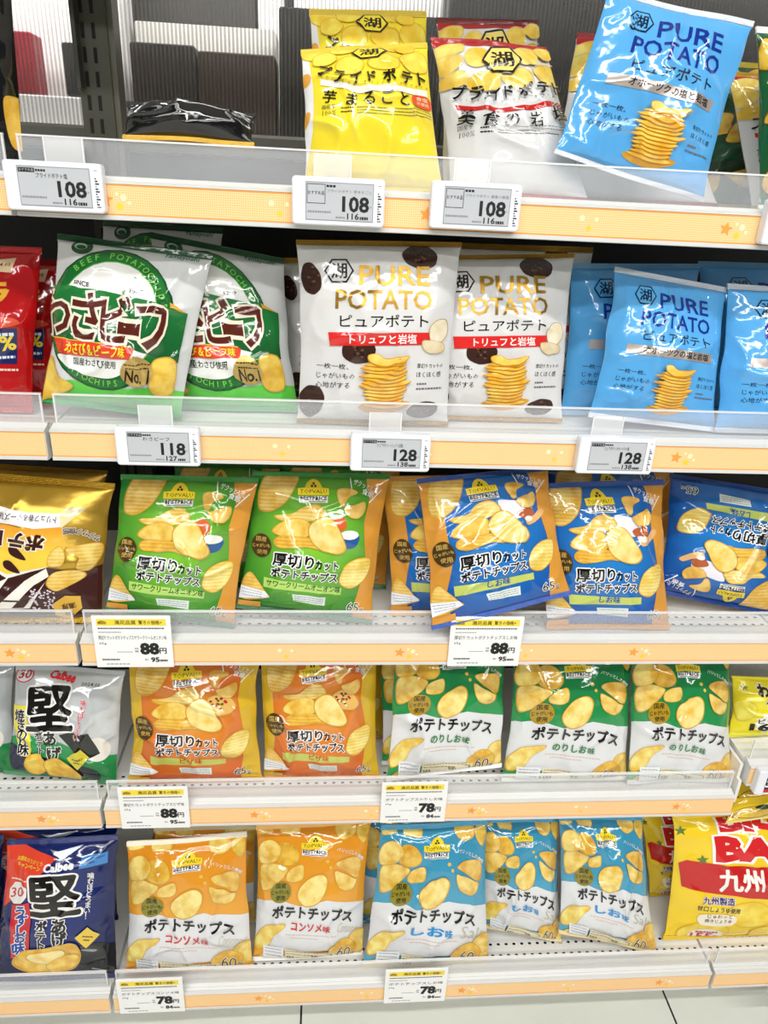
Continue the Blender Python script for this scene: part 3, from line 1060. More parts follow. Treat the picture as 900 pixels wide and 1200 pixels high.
def pride(yellow):
    if yellow:
        a = Art((55, 262), (775, 250), (850, 1080), (80, 1095), film('f3dd34'))
        a.poly([(40, 262), (96, 300), (128, 480), (132, 760), (96, 940), (84, 1100), (30, 1100)], 'ececea')
        a.ell(90, 450, 30, 40, 'e8a63a', n=14); a.ell(85, 690, 26, 60, 'e8a63a', 20, n=14)
        for e in ((150, 300, 90, 45), (290, 290, 80, 40), (560, 290, 70, 30), (690, 370, 85, 62), (330, 400, 80, 60), (190, 350, 70, 40), (520, 390, 90, 52), (640, 300, 60, 30)):
            a.chip([(e[0] + e[2] * math.cos(t) * (1 + .08 * math.sin(3 * t + e[0])), e[1] + e[3] * math.sin(t)) for t in np.linspace(0, 6.28, 9)[:-1]], False, 'edc531', 'f7e65c', 'd9ac2a')
        hexagon(a, 438, 326, 100, 40, 'f3dd34', INK, 44)
        P = [(195, 425), (270, 458), (358, 478), (445, 478), (540, 474), (635, 468), (722, 458)]
        K = [(180, 450), (350, 512), (470, 518), (620, 512), (750, 498)]
        B = [(170, 462), (260, 487), (380, 528), (520, 532), (690, 516), (756, 508), (760, 540), (600, 556), (380, 566), (260, 520), (170, 498)]
        L, lp, lh, bc = '芋まるごと', [(218, 570), (338, 595), (430, 592), (530, 588), (622, 588)], 80, 'f4f2e4'
    else:
        a = Art((45, 98), (655, 165), (877, 1012), (145, 985), film('dcdcdc'))
        a.on_seal = True
        a.poly([(30, 80), (670, 150), (680, 205), (30, 150)], 'b01c22')
        for e in ((130, 182, 90, 36), (110, 255, 85, 50), (150, 340, 80, 40), (300, 372, 85, 55), (470, 350, 90, 55), (640, 312, 88, 58), (270, 240, 70, 60), (520, 240, 70, 50), (620, 215, 50, 30)):
            a.chip([(e[0] + e[2] * math.cos(t) * (1 + .1 * math.sin(3 * t + e[0])), e[1] + e[3] * math.sin(t)) for t in np.linspace(0, 6.28, 9)[:-1]], False, 'e2b83a', 'f4e07a', 'd9c48a')
        hexagon(a, 390, 270, 100, 70, 'eed877', INK, 76)
        P = [(180, 410), (260, 428), (338, 440), (415, 428), (503, 422), (590, 404), (668, 388)]
        K = [(165, 440), (300, 472), (390, 478), (500, 468), (690, 430)]
        B = [(160, 460), (250, 490), (380, 508), (520, 494), (640, 458), (640, 488), (520, 520), (380, 530), (250, 512), (165, 487)]
        L, lp, lh, bc = '美食の岩塩', [(218, 543), (330, 565), (435, 568), (553, 572), (672, 528)], 84, 'c4241f'
        for i in range(5):
            for j in range(3):
                if (i + j) % 2 == 0:
                    a.poly([(645 + i * 13, 458 + j * 9 - i * 3), (658 + i * 13, 455 + j * 9 - i * 3), (658 + i * 13, 464 + j * 9 - i * 3), (645 + i * 13, 467 + j * 9 - i * 3)], bc)
    a.poly(B, bc)
    a.path('プライドポテト', P, 76, INK, .03)
    a.path('KOIKEYA PRIDE POTATO', K, 18, INK, .0, res=1)
    a.path(L, lp, lh, INK, .012)
    if yellow:
        a.blob([(668, 556), (765, 550), (774, 610), (680, 616)], 'e04a26')
        a.text('食塩', (686, 580), (756, 576), 22, 'f7e8b0', .01)
        a.text('不使用', (688, 606), (760, 602), 20, 'f7e8b0', .01)
    y = 640 if yellow else 606
    a.text('国産芋', (178, y), (250, y + 2), 24, INK, 0, res=1)
    a.text('100%', (180, y + 38), (252, y + 40), 30, INK, -.01, res=1)
    a.fine((278, y), (345, y + 4), 7, INK, 4)
    a.fine((278, y + 22), (345, y + 26), 7, INK, 4, 2)
    for i in range(3):
        a.fine((365, y + i * 16), (540, y + 6 + i * 16), 4, '6a6656', 12, i)
        a.fine((545, y + 6 + i * 16), (780, y - 14 + i * 16), 4, '6a6656', 14, i + 5)
    return a


def hard_fried(nori):
    WT = 'f6f4ee'
    if nori:
        a = Art((86, 55), (830, 95), (778, 848), (35, 770), film('d3d7d8', .16, .25), .055)
        a.poly([(20, 540), (180, 500), (420, 560), (640, 640), (800, 640), (800, 870), (20, 870)], film_fade('0f7a3a', '2f9a58', 'linear', .9, .6))
        a.blob([(70, 570), (150, 590), (320, 660), (420, 760), (330, 790), (180, 745), (90, 720)], '1b2440')
        a.blob([(470, 700), (640, 735), (665, 800), (560, 850), (420, 830)], '1b2a2c')
        a.ell(655, 600, 80, 78, 'e9e3d8', 10)
        a.poly([(410, 505), (490, 483), (600, 492), (672, 628), (600, 662), (500, 600)], '20261f')
        a.line((500, 495), (585, 640), 6, '39443a')
        a.ell(150, 116, 62, 50, 'c43030'); a.ell(150, 116, 54, 43, 'd6d9da')
        a.text('30', (112, 136), (188, 140), 56, 'b8232a', .02, slant=.15)
        a.text('Calbee', (310, 142), (486, 166), 52, 'd02028', .05, slant=.15)
        a.text('2024.05', (545, 176), (668, 192), 17, '303030', .01, res=1)
        a.poly([(88, 306), (184, 316), (232, 600), (222, 648), (160, 640), (92, 450)], 'efe032')
        a.path('焼きのり味', [(143, 378), (153, 440), (160, 502), (168, 556), (176, 600)], 84, INK, .025, WT, .05, 0)
        a.text('堅', (200, 475), (500, 462), 270, INK, .03, WT, .035)
        a.path('あげ', [(352, 528), (380, 628)], 100, INK, .035, WT, .05, 0)
        a.path('ポテト', [(278, 506), (286, 558), (294, 610)], 58, INK, .03, WT, .05, 0)
        a.path('噛むほどうまい', [(572, 288), (568, 330), (562, 365), (556, 400), (550, 436), (542, 474), (532, 514)], 46, 'cc2a3a', .01, 'f3eff0', .05, 0)
        a.chip([(186, 690), (240, 622), (302, 650), (314, 740), (230, 765)], False, 'e0a82c', 'f6d65a')
        a.chip([(300, 690), (380, 652), (470, 690), (552, 772), (500, 802), (350, 792)], False, 'e0a82c', 'f6d65a')
        a.poly([(545, 588), (602, 650), (530, 724), (468, 650)], 'd8c83a')
        a.fine((505, 650), (560, 655), 8, '3a3410', 4); a.fine((510, 672), (550, 677), 8, '3a3410', 3)
    else:
        a = Art((52, 150), (785, 98), (768, 1046), (-45, 1058), film_fade('122c7c', '060f3c', 'radial', .5, .4, .7), .10)
        a.ell(660, 900, 170, 120, '10131a')
        a.poly([(40, 150), (395, 242), (215, 420), (50, 540)], 'e0452c')
        a.text('30周年ありがとう', (130, 262), (300, 296), 26, 'f1d23c', .02)
        a.text('キャンペーン', (135, 300), (290, 326), 28, 'f1d23c', .02)
        a.fine((100, 370), (225, 385), 8, 'f2dcd0', 7)
        a.poly([(340, 190), (400, 205), (560, 150), (430, 256)], film('9aa0a8', .3, .6))
        a.text('Calbee', (318, 332), (508, 302), 46, WT, .04, slant=.15)
        a.poly([(556, 236), (720, 194), (719, 268), (545, 302)], '3f86c8')
        a.fine((566, 256), (700, 220), 7, '1a3c74', 8); a.fine((566, 276), (640, 256), 7, '1a3c74', 5)
        a.text('堅', (238, 612), (552, 588), 245, INK, .03, WT, .04)
        a.path('あげ', [(420, 678), (420, 765)], 104, INK, .035, WT, .05, 0)
        a.path('ポテト', [(308, 678), (300, 748), (296, 812)], 74, INK, .04, WT, .06, 0)
        a.poly([(118, 530), (230, 525), (240, 660), (205, 888), (90, 892)], 'c92a2e')
        a.path('うすしお味', [(172, 580), (180, 640), (178, 700), (162, 758), (148, 830)], 84, '20489c', .04, WT, .06, 0)
        a.path('噛むほどうまい！', [(618, 352), (616, 392), (613, 430), (609, 468), (604, 506), (599, 542), (594, 576), (588, 610)], 44, WT, .015, rot=0)
        t = np.radians(np.arange(8) * 45 + 22)
        a.poly(np.stack([155 + 62 * np.cos(t), 458 + 72 * np.sin(t)], 1), 'e9e4e0')
        a.text('30', (108, 486), (196, 478), 58, 'c4303a', .01, slant=.15)
        a.chip([(98, 930), (150, 862), (300, 832), (480, 785), (542, 810), (532, 930), (450, 986), (200, 982)], False, 'd9a236', 'f0cd62')
        a.chip([(200, 880), (330, 850), (430, 835), (450, 870), (360, 930), (240, 925)], False, 'f0cf74', 'f8e9a8')
        a.chip([(330, 930), (430, 880), (520, 860), (530, 930), (450, 980), (350, 978)], False, 'e0ac40', 'f4d468')
        a.poly([(600, 674), (670, 725), (590, 810), (522, 746)], 'e6c54a')
        a.fine((570, 735), (630, 738), 9, '3a3410', 4); a.fine((575, 758), (610, 760), 9, '3a3410', 3)
        a.blob([(548, 845), (600, 828), (652, 832), (620, 855)], '9a9da2')
        a.fine((610, 970), (700, 985), 6, 'c8cdd8', 6)
    return a


def truffle_cheese():
    a = Art((-428, 40), (777, 148), (697, 1144), (-543, 1116), film('cfa63a', .25, .6))
    BR, WT = '42201c', 'f3efe4'
    a.poly([(-560, 340), (0, 380), (260, 440), (480, 432), (500, 560), (470, 660), (380, 710), (100, 800), (-560, 800)], film_fade('f6d24a', 'e8992a', 'linear', .5, .3))
    a.poly([(-560, 700), (0, 690), (130, 780), (380, 706), (600, 745), (740, 700), (740, 1200), (-560, 1200)], BR)
    a.poly([(-560, 690), (0, 690), (128, 752), (380, 702), (396, 770), (260, 1000), (0, 1000), (-560, 1010)], WT)
    a.poly([(0, 932), (70, 870), (130, 780), (395, 702), (240, 800), (190, 850), (70, 962)], '3c1a18')
    a.poly([(150, 992), (300, 830), (405, 764), (320, 880), (225, 992)], '3c1a18')
    a.line((70, 935), (200, 940), 12, '3c1a18')
    a.poly([(-200, 700), (0, 690), (120, 780), (80, 800), (-200, 740)], '3c1a18')
    a.blob([(140, 560), (190, 570), (250, 650), (200, 645), (145, 610)], '3c1a18')
    a.blob([(105, 660), (150, 660), (210, 742), (150, 730), (108, 700)], '3c1a18')
    a.poly([(75, 288), (270, 330), (456, 342), (470, 432), (300, 440), (58, 382)], 'f1eef0')
    a.text('トリュフ香るチーズ味', (440, 362), (92, 322), 46, '2c2320', .01)
    a.text('ポテト', (372, 492), (44, 438), 106, '3c1a18', .05, WT, .06)
    a.poly([(510, 300), (620, 310), (470, 440), (455, 340)], 'efe2ac')
    a.chip([(410, 600), (470, 560), (500, 640), (470, 700), (390, 690)], True, 'e2b548', 'f4dc88')
    a.chip([(500, 575), (570, 560), (692, 556), (694, 650), (632, 742), (560, 720), (575, 650), (520, 620)], True, 'e0b044', 'f6dc82')
    a.chip([(378, 822), (430, 740), (560, 728), (612, 780), (500, 850), (430, 872)], True, 'e0b044', 'f6dc82')
    a.path('サクサク食感', [(668, 522), (640, 500), (608, 482), (572, 470), (536, 462), (500, 462)], 46, '4a3418', .02, 'ece6d8', .07)
    rr = random.Random(4)
    for i in range(80):
        x, y = rr.uniform(250, 420), rr.uniform(860, 1010)
        if x > 250 + (1010 - y) * .25:
            a.ell(x, y, 7, 6, 'ded0da', n=8)
    a.poly([(405, 972), (490, 908), (576, 920), (582, 1010), (495, 1096), (410, 1062)], 'e3b23a')
    a.text('濃厚', (545, 960), (455, 975), 44, '4a3010', .02)
    a.text('旨', (520, 1020), (470, 1028), 40, '4a3010', .02)
    return a


def red_bag():
    a = Art((-270, 88), (170, 104), (131, 756), (-304, 728), film('b31216'))
    a.poly([(-20, 160), (76, 148), (68, 206), (-20, 206)], 'e6c9a0')
    a.text('2024.05', (-15, 186), (62, 182), 14, '40281c', .01, res=1)
    a.text('ラ', (-30, 340), (58, 332), 86, 'e0ac3a', .03, slant=.1)
    a.text('プラ', (-250, 360), (-40, 345), 90, 'e0ac3a', .03, slant=.1)
    a.blob([(-150, 440), (-40, 385), (60, 378), (100, 400), (40, 420), (-60, 440)], 'd9553c')
    a.poly([(-200, 430), (92, 418), (86, 556), (-200, 540)], '17245c')
    a.text('0%', (0, 505), (85, 498), 52, 'e9cf3a', .03)
    a.fine((-10, 445), (80, 440), 12, 'dfe3f0', 5)
    a.fine((-10, 530), (80, 528), 10, 'dfe3f0', 5, 3)
    a.fine((-60, 572), (90, 580), 8, 'f0d6c8', 9)
    return a


def big_bag():
    a = Art((512, 121), (1194, 87), (1211, 692), (467, 680), film('f6d22a'), .10)
    RD, WT = 'd8262a', 'fbf7f0'
    for e in ((760, 560, 90, 60), (1000, 600, 120, 70), (600, 640, 90, 50), (860, 650, 100, 40)):
        a.chip([(e[0] + e[2] * math.cos(t) * (1 + .1 * math.sin(2 * t + e[0])), e[1] + e[3] * math.sin(t)) for t in np.linspace(0, 6.28, 9)[:-1]], False, 'f0c828', 'f9e25c', 'e6bb26')
    a.text('BIG', (682, 190), (912, 182), 92, RD, .06, WT, .06)
    a.text('BAG', (655, 318), (985, 322), 98, RD, .06, WT, .06)
    a.poly([(524, 318), (548, 308), (600, 322), (700, 345), (960, 336), (1230, 330), (1230, 475), (700, 472), (600, 455), (532, 425)], 'c8201f')
    a.text('九州しょうゆ', (652, 452), (1140, 452), 92, WT, .035)
    a.text('九州製造', (592, 502), (698, 512), 30, '46307c', .03, 'f4efe8', .06)
    a.poly([(572, 505), (700, 528), (720, 545), (600, 528)], 'f3dd4c')
    a.text('甘口しょうゆ使用', (575, 530), (716, 550), 22, '1a1436', .02)
    a.blob([(590, 550), (700, 560), (690, 604), (590, 600)], 'f6ecd8')
    a.text('じゅわっと', (608, 566), (690, 572), 18, '3a2a20', .01, res=1)
    a.text('焼きじょうゆ', (600, 588), (690, 594), 18, '3a2a20', .01, res=1)
    a.ell(610, 660, 62, 38, 'f6efe6')
    a.fine((575, 638), (650, 640), 8, 'b8323a', 6)
    a.text('155', (560, 672), (632, 674), 28, 'cc2a2a', .03)
    a.text('g', (636, 678), (652, 678), 20, 'cc2a2a', .02)
    for cx, cy in ((535, 185), (600, 312)):
        t = np.radians(np.arange(10) * 36 - 90)
        r = np.where(np.arange(10) % 2 == 0, 22, 9)
        a.poly(np.stack([cx + r * np.cos(t), cy + r * np.sin(t)], 1), '5a7a34')
    return a


def green_chips(base='0d4a2c', seal=True):
    a = Art((0, 0), (100, 0), (100, 130), (0, 130), film(base))
    rr = random.Random(11)
    for i in range(9):
        cx, cy = 14 + 36 * (i % 3) + rr.uniform(-6, 6), 18 + 42 * (i // 3) + rr.uniform(-8, 8)
        a.chip([(cx + rr.uniform(12, 22) * math.cos(t), cy + rr.uniform(9, 16) * math.sin(t)) for t in np.linspace(0, 6.28, 9)[:-1]], False, 'b98a1c', 'e4c24a', '5a4410')
    for p in ([(60, 50), (90, 40), (86, 50), (66, 60)], [(20, 95), (52, 88), (48, 97), (24, 104)], [(55, 112), (88, 96), (84, 106), (60, 122)]):
        a.blob(p, '12331f')
    return a


def yellow_wasabi():
    a = Art((684, 113), (1337, 154), (1337, 591), (653, 535), film('eada2a'))
    a.text('わさび', (800, 222), (985, 238), 66, INK, .05, 'f6f3d8', .07)
    a.text('風味', (832, 272), (905, 282), 44, INK, .04, 'f6f3d8', .07)
    t = np.radians(np.arange(28) * 360 / 28)
    r = np.where(np.arange(28) % 2 == 0, 1.0, .82)
    a.poly(np.stack([890 + 120 * r * np.cos(t), 420 + 95 * r * np.sin(t)], 1), 'f7f5ec')
    a.text('みんなの', (845, 385), (945, 380), 26, 'd23a6a', .02)
    a.text('ビッグ', (796, 418), (920, 412), 38, INK, .03)
    a.text('160', (760, 470), (905, 462), 48, INK, .05, slant=.15)
    t = np.radians(np.arange(10) * 36 - 90)
    r = np.where(np.arange(10) % 2 == 0, 22, 9)
    a.poly(np.stack([742 + r * np.cos(t), 180 + r * np.sin(t)], 1), '8a8a2a')
    a.chip([(690, 290), (740, 250), (790, 300), (760, 380), (700, 400)], False, 'd8c42c', 'efe25a', 'd2bc28')
    a.poly([(640, 500), (760, 490), (900, 470), (1340, 520), (1340, 600), (640, 560)], 'f3ee3a')
    return a


def black_bag(chip=False, gold=False):
    a = Art((0, 0), (100, 0), (100, 130), (0, 130), film('0b0b0c'))
    if chip:
        a.chip([(84, 84), (92, 79), (104, 82), (110, 98), (100, 114), (86, 110)], False, 'd6a02c', 'eec860')
    if gold:
        a.poly([(0, 0), (100, 0), (100, 22), (0, 22)], film('8a6a24', .3, .8))
        a.text('チーズ味', (15, 70), (85, 70), 16, 'cfc8b8', .02)
    return a

# ------------------------------------------------------------------ the gondola's shell
Z = [1.1613, 0.9165, 0.6500, 0.3818, 0.0918]      # lower lip of each shelf front, top to bottom
FRONT = [0, 0, 0, 0, -0.066]                       # the base shelf sticks out towards the aisle
WHITE = plain('white_powder_coat', 'f0efe9', 0.4)
RAIL = plain('rail_plastic', 'dcdcd8', 0.35)
DARK = plain('dark_back_panel', '100f0d', 0.6)
KHAKI = plain('grey_green_steel', '47463b', 0.45, 0.3)
BLACK = plain('black_slot', '050505', 0.8)
INK_M = plain('black_print', '111111', 0.6)
ORANGE = plain('orange_print', 'f7a245', 0.5)
YELLOW = plain('yellow_print', 'fbd22f', 0.5)
PALE = plain('pale_yellow_print', 'fff0bd', 0.5)
GUARD = clear_mat('clear_shelf_guard', 0.19)
RIM = clear_mat('clear_guard_rim', 0.62, 'ffffff', 0.08)
CLIP = clear_mat('clear_clip', 0.34, 'ffffff', 0.08)


def floor_material():
    m, n, l, b = new_mat('pale_floor_tile')
    tc = n.new('ShaderNodeTexCoord')
    sp = n.new('ShaderNodeSeparateXYZ')
    l.new(tc.outputs['Object'], sp.inputs[0])
    outs = []
    for ax, off in (('X', 0.2695), ('Y', -0.30)):
        s = n.new('ShaderNodeMath'); s.operation = 'SUBTRACT'; s.inputs[1].default_value = off
        l.new(sp.outputs[ax], s.inputs[0])
        q = n.new('ShaderNodeMath'); q.operation = 'PINGPONG'; q.inputs[1].default_value = 0.30
        l.new(s.outputs[0], q.inputs[0])
        c = n.new('ShaderNodeMath'); c.operation = 'LESS_THAN'; c.inputs[1].default_value = 0.0016
        l.new(q.outputs[0], c.inputs[0])
        outs.append(c)
    mx = n.new('ShaderNodeMath'); mx.operation = 'MAXIMUM'
    l.new(outs[0].outputs[0], mx.inputs[0]); l.new(outs[1].outputs[0], mx.inputs[1])
    nz = n.new('ShaderNodeTexNoise'); nz.inputs['Scale'].default_value = 7; nz.inputs['Detail'].default_value = 5
    l.new(tc.outputs['Object'], nz.inputs['Vector'])
    rp = n.new('ShaderNodeValToRGB')
    rp.color_ramp.elements[0].color = lin('dadbd0'); rp.color_ramp.elements[1].color = lin('ecede4')
    l.new(nz.outputs['Fac'], rp.inputs[0])
    mixc = n.new('ShaderNodeMix'); mixc.data_type = 'RGBA'
    mixc.inputs[7].default_value = lin('23231f')
    l.new(mx.outputs[0], mixc.inputs[0]); l.new(rp.outputs[0], mixc.inputs[6])
    l.new(mixc.outputs[2], b.inputs['Base Color'])
    b.inputs['Roughness'].default_value = 0.35
    return m


b = MB(); b.box(-2.5, 3.5, -5.0, 2.6, -0.05, 0.0, floor_material())
tag(b.build('floor'), kind='structure')

b = MB(); b.box(-1.0, 2.0, 0.362, 0.378, 0.0, 1.232, DARK)
tag(b.build('wall_back'), kind='structure')

# kick plate below the base shelf
b = MB(); b.box(-1.0, 2.0, 0.02, 0.03, 0.0, 0.088, plain('kick_plate', 'c9c8be', 0.5))
tag(b.build('baseboard_gondola'), kind='structure')


# ------------------------------------------------------------------ ribbed see-through panel and what stands behind it
def ribbed_panel(name, x0, x1, z0, z1, y, mat):
    mb = MB()
    n = int((x1 - x0) / 0.0013)
    vs, fs = [], []
    for i in range(n + 1):
        x = x0 + (x1 - x0) * i / n
        dy = 0.0011 * math.cos(math.pi * i)
        vs += [(x, y + dy, z0), (x, y + dy, z1)]
    for i in range(n):
        fs.append((2 * i, 2 * i + 2, 2 * i + 3, 2 * i + 1))
    k = len(vs)
    vs += [(x, yy + 0.005, z) for x, yy, z in vs]
    fs += [tuple(k + j for j in f[::-1]) for f in fs[:n]]
    mb.add(vs, fs, mat)
    return mb


RIBBED, _n, _l, _b = new_mat('ribbed_clear_panel')
_b.inputs['Base Color'].default_value = lin('6c6a62')
_b.inputs['Roughness'].default_value = 0.18
_tc = _n.new('ShaderNodeTexCoord'); _sp = _n.new('ShaderNodeSeparateXYZ'); _l.new(_tc.outputs['Object'], _sp.inputs[0])
_a = _n.new('ShaderNodeMath'); _a.operation = 'MULTIPLY'; _a.inputs[1].default_value = 2 * math.pi / 0.0052; _l.new(_sp.outputs['X'], _a.inputs[0])
_s = _n.new('ShaderNodeMath'); _s.operation = 'SINE'; _l.new(_a.outputs[0], _s.inputs[0])
_m = _n.new('ShaderNodeMapRange'); _m.inputs['From Min'].default_value = -1; _m.inputs['To Min'].default_value = 0.03; _m.inputs['To Max'].default_value = 0.45
_l.new(_s.outputs[0], _m.inputs['Value']); _l.new(_m.outputs[0], _b.inputs['Alpha'])

for nm, x0, x1, lab in (('ribbed_panel', -0.62, -0.024, 'ribbed clear back panel left of the slotted upright'),
                        ('ribbed_panel', 0.024, 0.98, 'long ribbed clear back panel behind the top shelf, right of the slotted upright')):
    e = empty(nm, (0, 0, 0))
    tag(e, lab, 'panel', 'ribbed back panels')
    ribbed_panel('sheet', x0, x1, 1.262, 1.60, 0.36, RIBBED).build('sheet', e)
    fr = MB()
    fr.extrude_x([(0.350, 1.234), (0.350, 1.258), (0.355, 1.262), (0.372, 1.262), (0.372, 1.234)], x0, x1, plain('panel_rail', '4a4a42', 0.5))
    fr.build('bottom_rail', e)

# next aisle, seen through the ribs
BOXED = plain('white_carton', 'f2f0ee', 0.6)
b = MB(); b.box(-0.7, 1.6, 0.50, 0.92, 1.240, 1.265, plain('far_shelf', 'cfcdc6', 0.6))
b.box(-0.7, 1.6, 0.90, 0.92, 0.0, 1.240, plain('far_shelf', 'cfcdc6', 0.6))
tag(b.build('far_shelf_back'), 'pale shelf of the next aisle beyond the ribbed panel', 'shelf')


def carton(x0, x1, y0, y1, z0, z1, col, lab, band=None):
    mb = MB()
    m = plain('carton_' + col, col, 0.5)
    mb.round_slab(x0, x1, y0, y1, z0, z1, 0.004, m, 3, 0.002)
    o = mb.build('carton')
    if band:
        bb = MB(); bb.plate([(x0 + .01, z0 + (z1 - z0) * .35), (x1 - .01, z0 + (z1 - z0) * .35), (x1 - .01, z0 + (z1 - z0) * .6), (x0 + .01, z0 + (z1 - z0) * .6)], y0 - .0008, plain('carton_band_' + band, band, .5))
        bb.build('printed_band', o)
    tag(o, lab, 'box', 'cartons in the next aisle')


B0 = 1.265
carton(-0.182, -0.040, 0.51, 0.555, B0, 1.308, 'f6f5f2', 'low white carton under the red one behind the ribbed panel')
carton(-0.172, -0.138, 0.512, 0.552, 1.3085, 1.388, 'a3182e', 'red carton seen through the ribbed panel left of the upright')
carton(-0.098, -0.048, 0.512, 0.552, 1.3085, 1.378, '1c1a1a', 'dark pack left of the slotted upright, seen through the ribbed panel')
carton(-0.30, -0.030, 0.58, 0.68, B0, 1.62, 'f7f6f3', 'tall white carton behind the red one, seen through the ribbed panel')
carton(0.000, 0.095, 0.51, 0.60, B0, 1.384, '1f1d1c', 'dark carton seen dimly through the ribbed panel above the black bag')
carton(0.098, 0.212, 0.51, 0.60, B0, 1.378, '33241f', 'brown black carton through the ribbed panel, right of the dark one')
carton(-0.02, 0.205, 0.64, 0.72, B0, 1.432, 'c9c7c0', 'grey white carton standing behind the dark ones in the next aisle')
carton(-0.09, 0.165, 0.75, 0.82, B0, 1.62, '2b2926', 'tall dark carton at the back of the next aisle, above the grey white one')
carton(0.168, 0.210, 0.75, 0.82, B0, 1.62, 'fbfaf7', 'narrow bright white carton in the next aisle, left of the yellow bags')
carton(0.218, 0.46, 0.51, 0.60, B0, 1.440, '151413', 'black carton behind the yellow bags of the top shelf')
carton(0.23, 0.50, 0.75, 0.82, B0, 1.64, 'f8f7f4', 'broad white carton behind the panel above the yellow bags')
carton(0.47, 0.98, 0.51, 0.60, B0, 1.55, '171615', 'long dark carton behind the tilted light blue bag')


# slotted upright
e = empty('slotted_upright', (0, 0.318, 0.0))
tag(e, 'grey green slotted steel upright at the left bay joint', 'upright')
mb = MB()
mb.box(-0.021, 0.019, 0.0, 0.03, 0.09, 1.62, KHAKI)
mb.box(0.019, 0.026, 0.004, 0.036, 0.09, 1.62, plain('upright_return', '5c5b50', 0.45, 0.3))
for i in range(58):
    z = 1.60 - i * 0.0262
    for x in (-0.0105, 0.0025):
        mb.box(x - 0.0022, x + 0.0022, -0.0004, 0.002, z - 0.0085, z + 0.0085, BLACK)
mb.build('post', e)
mb = MB()
pr = [(0.0, 0.0), (0.0, 0.30), (-0.02, 0.33), (-0.05, 0.335), (-0.07, 0.325), (-0.03, 0.29), (-0.018, 0.25), (-0.018, 0.0)]
mb.extrude_x([(y, z + 1.30) for y, z in pr], -0.019, -0.014, plain('bracket_steel', '33332d', 0.5))
mb.build('bracket', e)


# ------------------------------------------------------------------ shelves
def star_pts(cx, cz, r, turn=0.0):
    return [(cx + (r if i % 2 == 0 else r * .45) * math.sin(math.radians(36 * i + turn)), cz + (r if i % 2 == 0 else r * .45) * math.cos(math.radians(36 * i + turn))) for i in range(10)]


def disc_pts(cx, cz, r, n=12):
    return [(cx + r * math.cos(2 * math.pi * i / n), cz + r * math.sin(2 * math.pi * i / n)) for i in range(n)]


def make_shelf(x0, x1, z, yf, label, holes=True, guard=True, depth=0.314, stars=(), joints=()):
    e = empty('display_shelf', (x0, yf, z))
    tag(e, label, 'shelf', 'shelf boards of the gondola')
    L = x1 - x0
    D = depth - yf
    mb = MB()
    mb.box(0, L, 0.018, D, 0.020, 0.035, WHITE)
    if holes:
        for y in (0.040, 0.058):
            for i in range(int(L / 0.0125)):
                x = 0.012 + i * 0.0125
                n = 8
                mb.add([(x + 0.0027 * math.cos(2 * math.pi * k / n), y + 0.0021 * math.sin(2 * math.pi * k / n), 0.0352) for k in range(n)], [tuple(range(n))], BLACK)
    mb.build('shelf_board', e)
    mb = MB()
    mb.extrude_x([(0.004, 0.0), (-0.0015, 0.0008), (-0.0015, 0.0045), (0.0006, 0.005), (0.0006, 0.0318), (-0.0012, 0.0322), (-0.0012, 0.0338),
                  (0.0035, 0.0352), (0.0045, 0.0344), (0.0075, 0.0366), (0.0085, 0.0358), (0.012, 0.0384), (0.018, 0.0388), (0.018, 0.0)], 0.0006, L - 0.0006, RAIL)
    mb.build('price_rail', e)
    mb = MB()
    pm = insert_mat()
    mb.box(0.0015, L - 0.0015, -0.0004, 0.0006, 0.0046, 0.0320, pm)
    mb.plate([(0.0015, 0.0048), (L - 0.0015, 0.0048), (L - 0.0015, 0.0060), (0.0015, 0.0060)], -0.0006, ORANGE)
    mb.plate([(0.0015, 0.0306), (L - 0.0015, 0.0306), (L - 0.0015, 0.0318), (0.0015, 0.0318)], -0.0006, ORANGE)
    for sx in stars:
        x = sx - x0
        mb.plate(star_pts(x, 0.0185, 0.0072, 8), -0.0006, ORANGE)
        for dx, dz, r, mt in ((0.0125, 0.0125, 0.0030, YELLOW), (0.0165, 0.0205, 0.0030, PALE), (0.0215, 0.0160, 0.0018, PALE), (0.0105, 0.0235, 0.0016, PALE)):
            if 0.004 < x + dx < L - .004:
                mb.plate(disc_pts(x + dx, dz, r), -0.0006, mt)
        for dx, dz, r, mt in ((-0.150, 0.0220, 0.0028, PALE), (-0.142, 0.0130, 0.0024, YELLOW), (-0.135, 0.0215, 0.0020, PALE)):
            if 0.004 < x + dx < L - .004:
                mb.plate(disc_pts(x + dx, dz, r), -0.0006, mt)
    mb.build('rail_paper', e)
    if guard:
        mb = MB(); mb.box(0.004, L - 0.004, 0.0125, 0.0142, 0.036, 0.0690, GUARD)
        g = mb.build('clear_guard', e)
        mb = MB(); mb.box(0.004, L - 0.004, 0.0115, 0.0152, 0.0690, 0.0706, RIM)
        mb.box(0.004, 0.0058, 0.0122, 0.0145, 0.036, 0.0690, RIM)
        mb.box(L - 0.0058, L - 0.004, 0.0122, 0.0145, 0.036, 0.0690, RIM)
        mb.build('guard_rim', g)
    return e


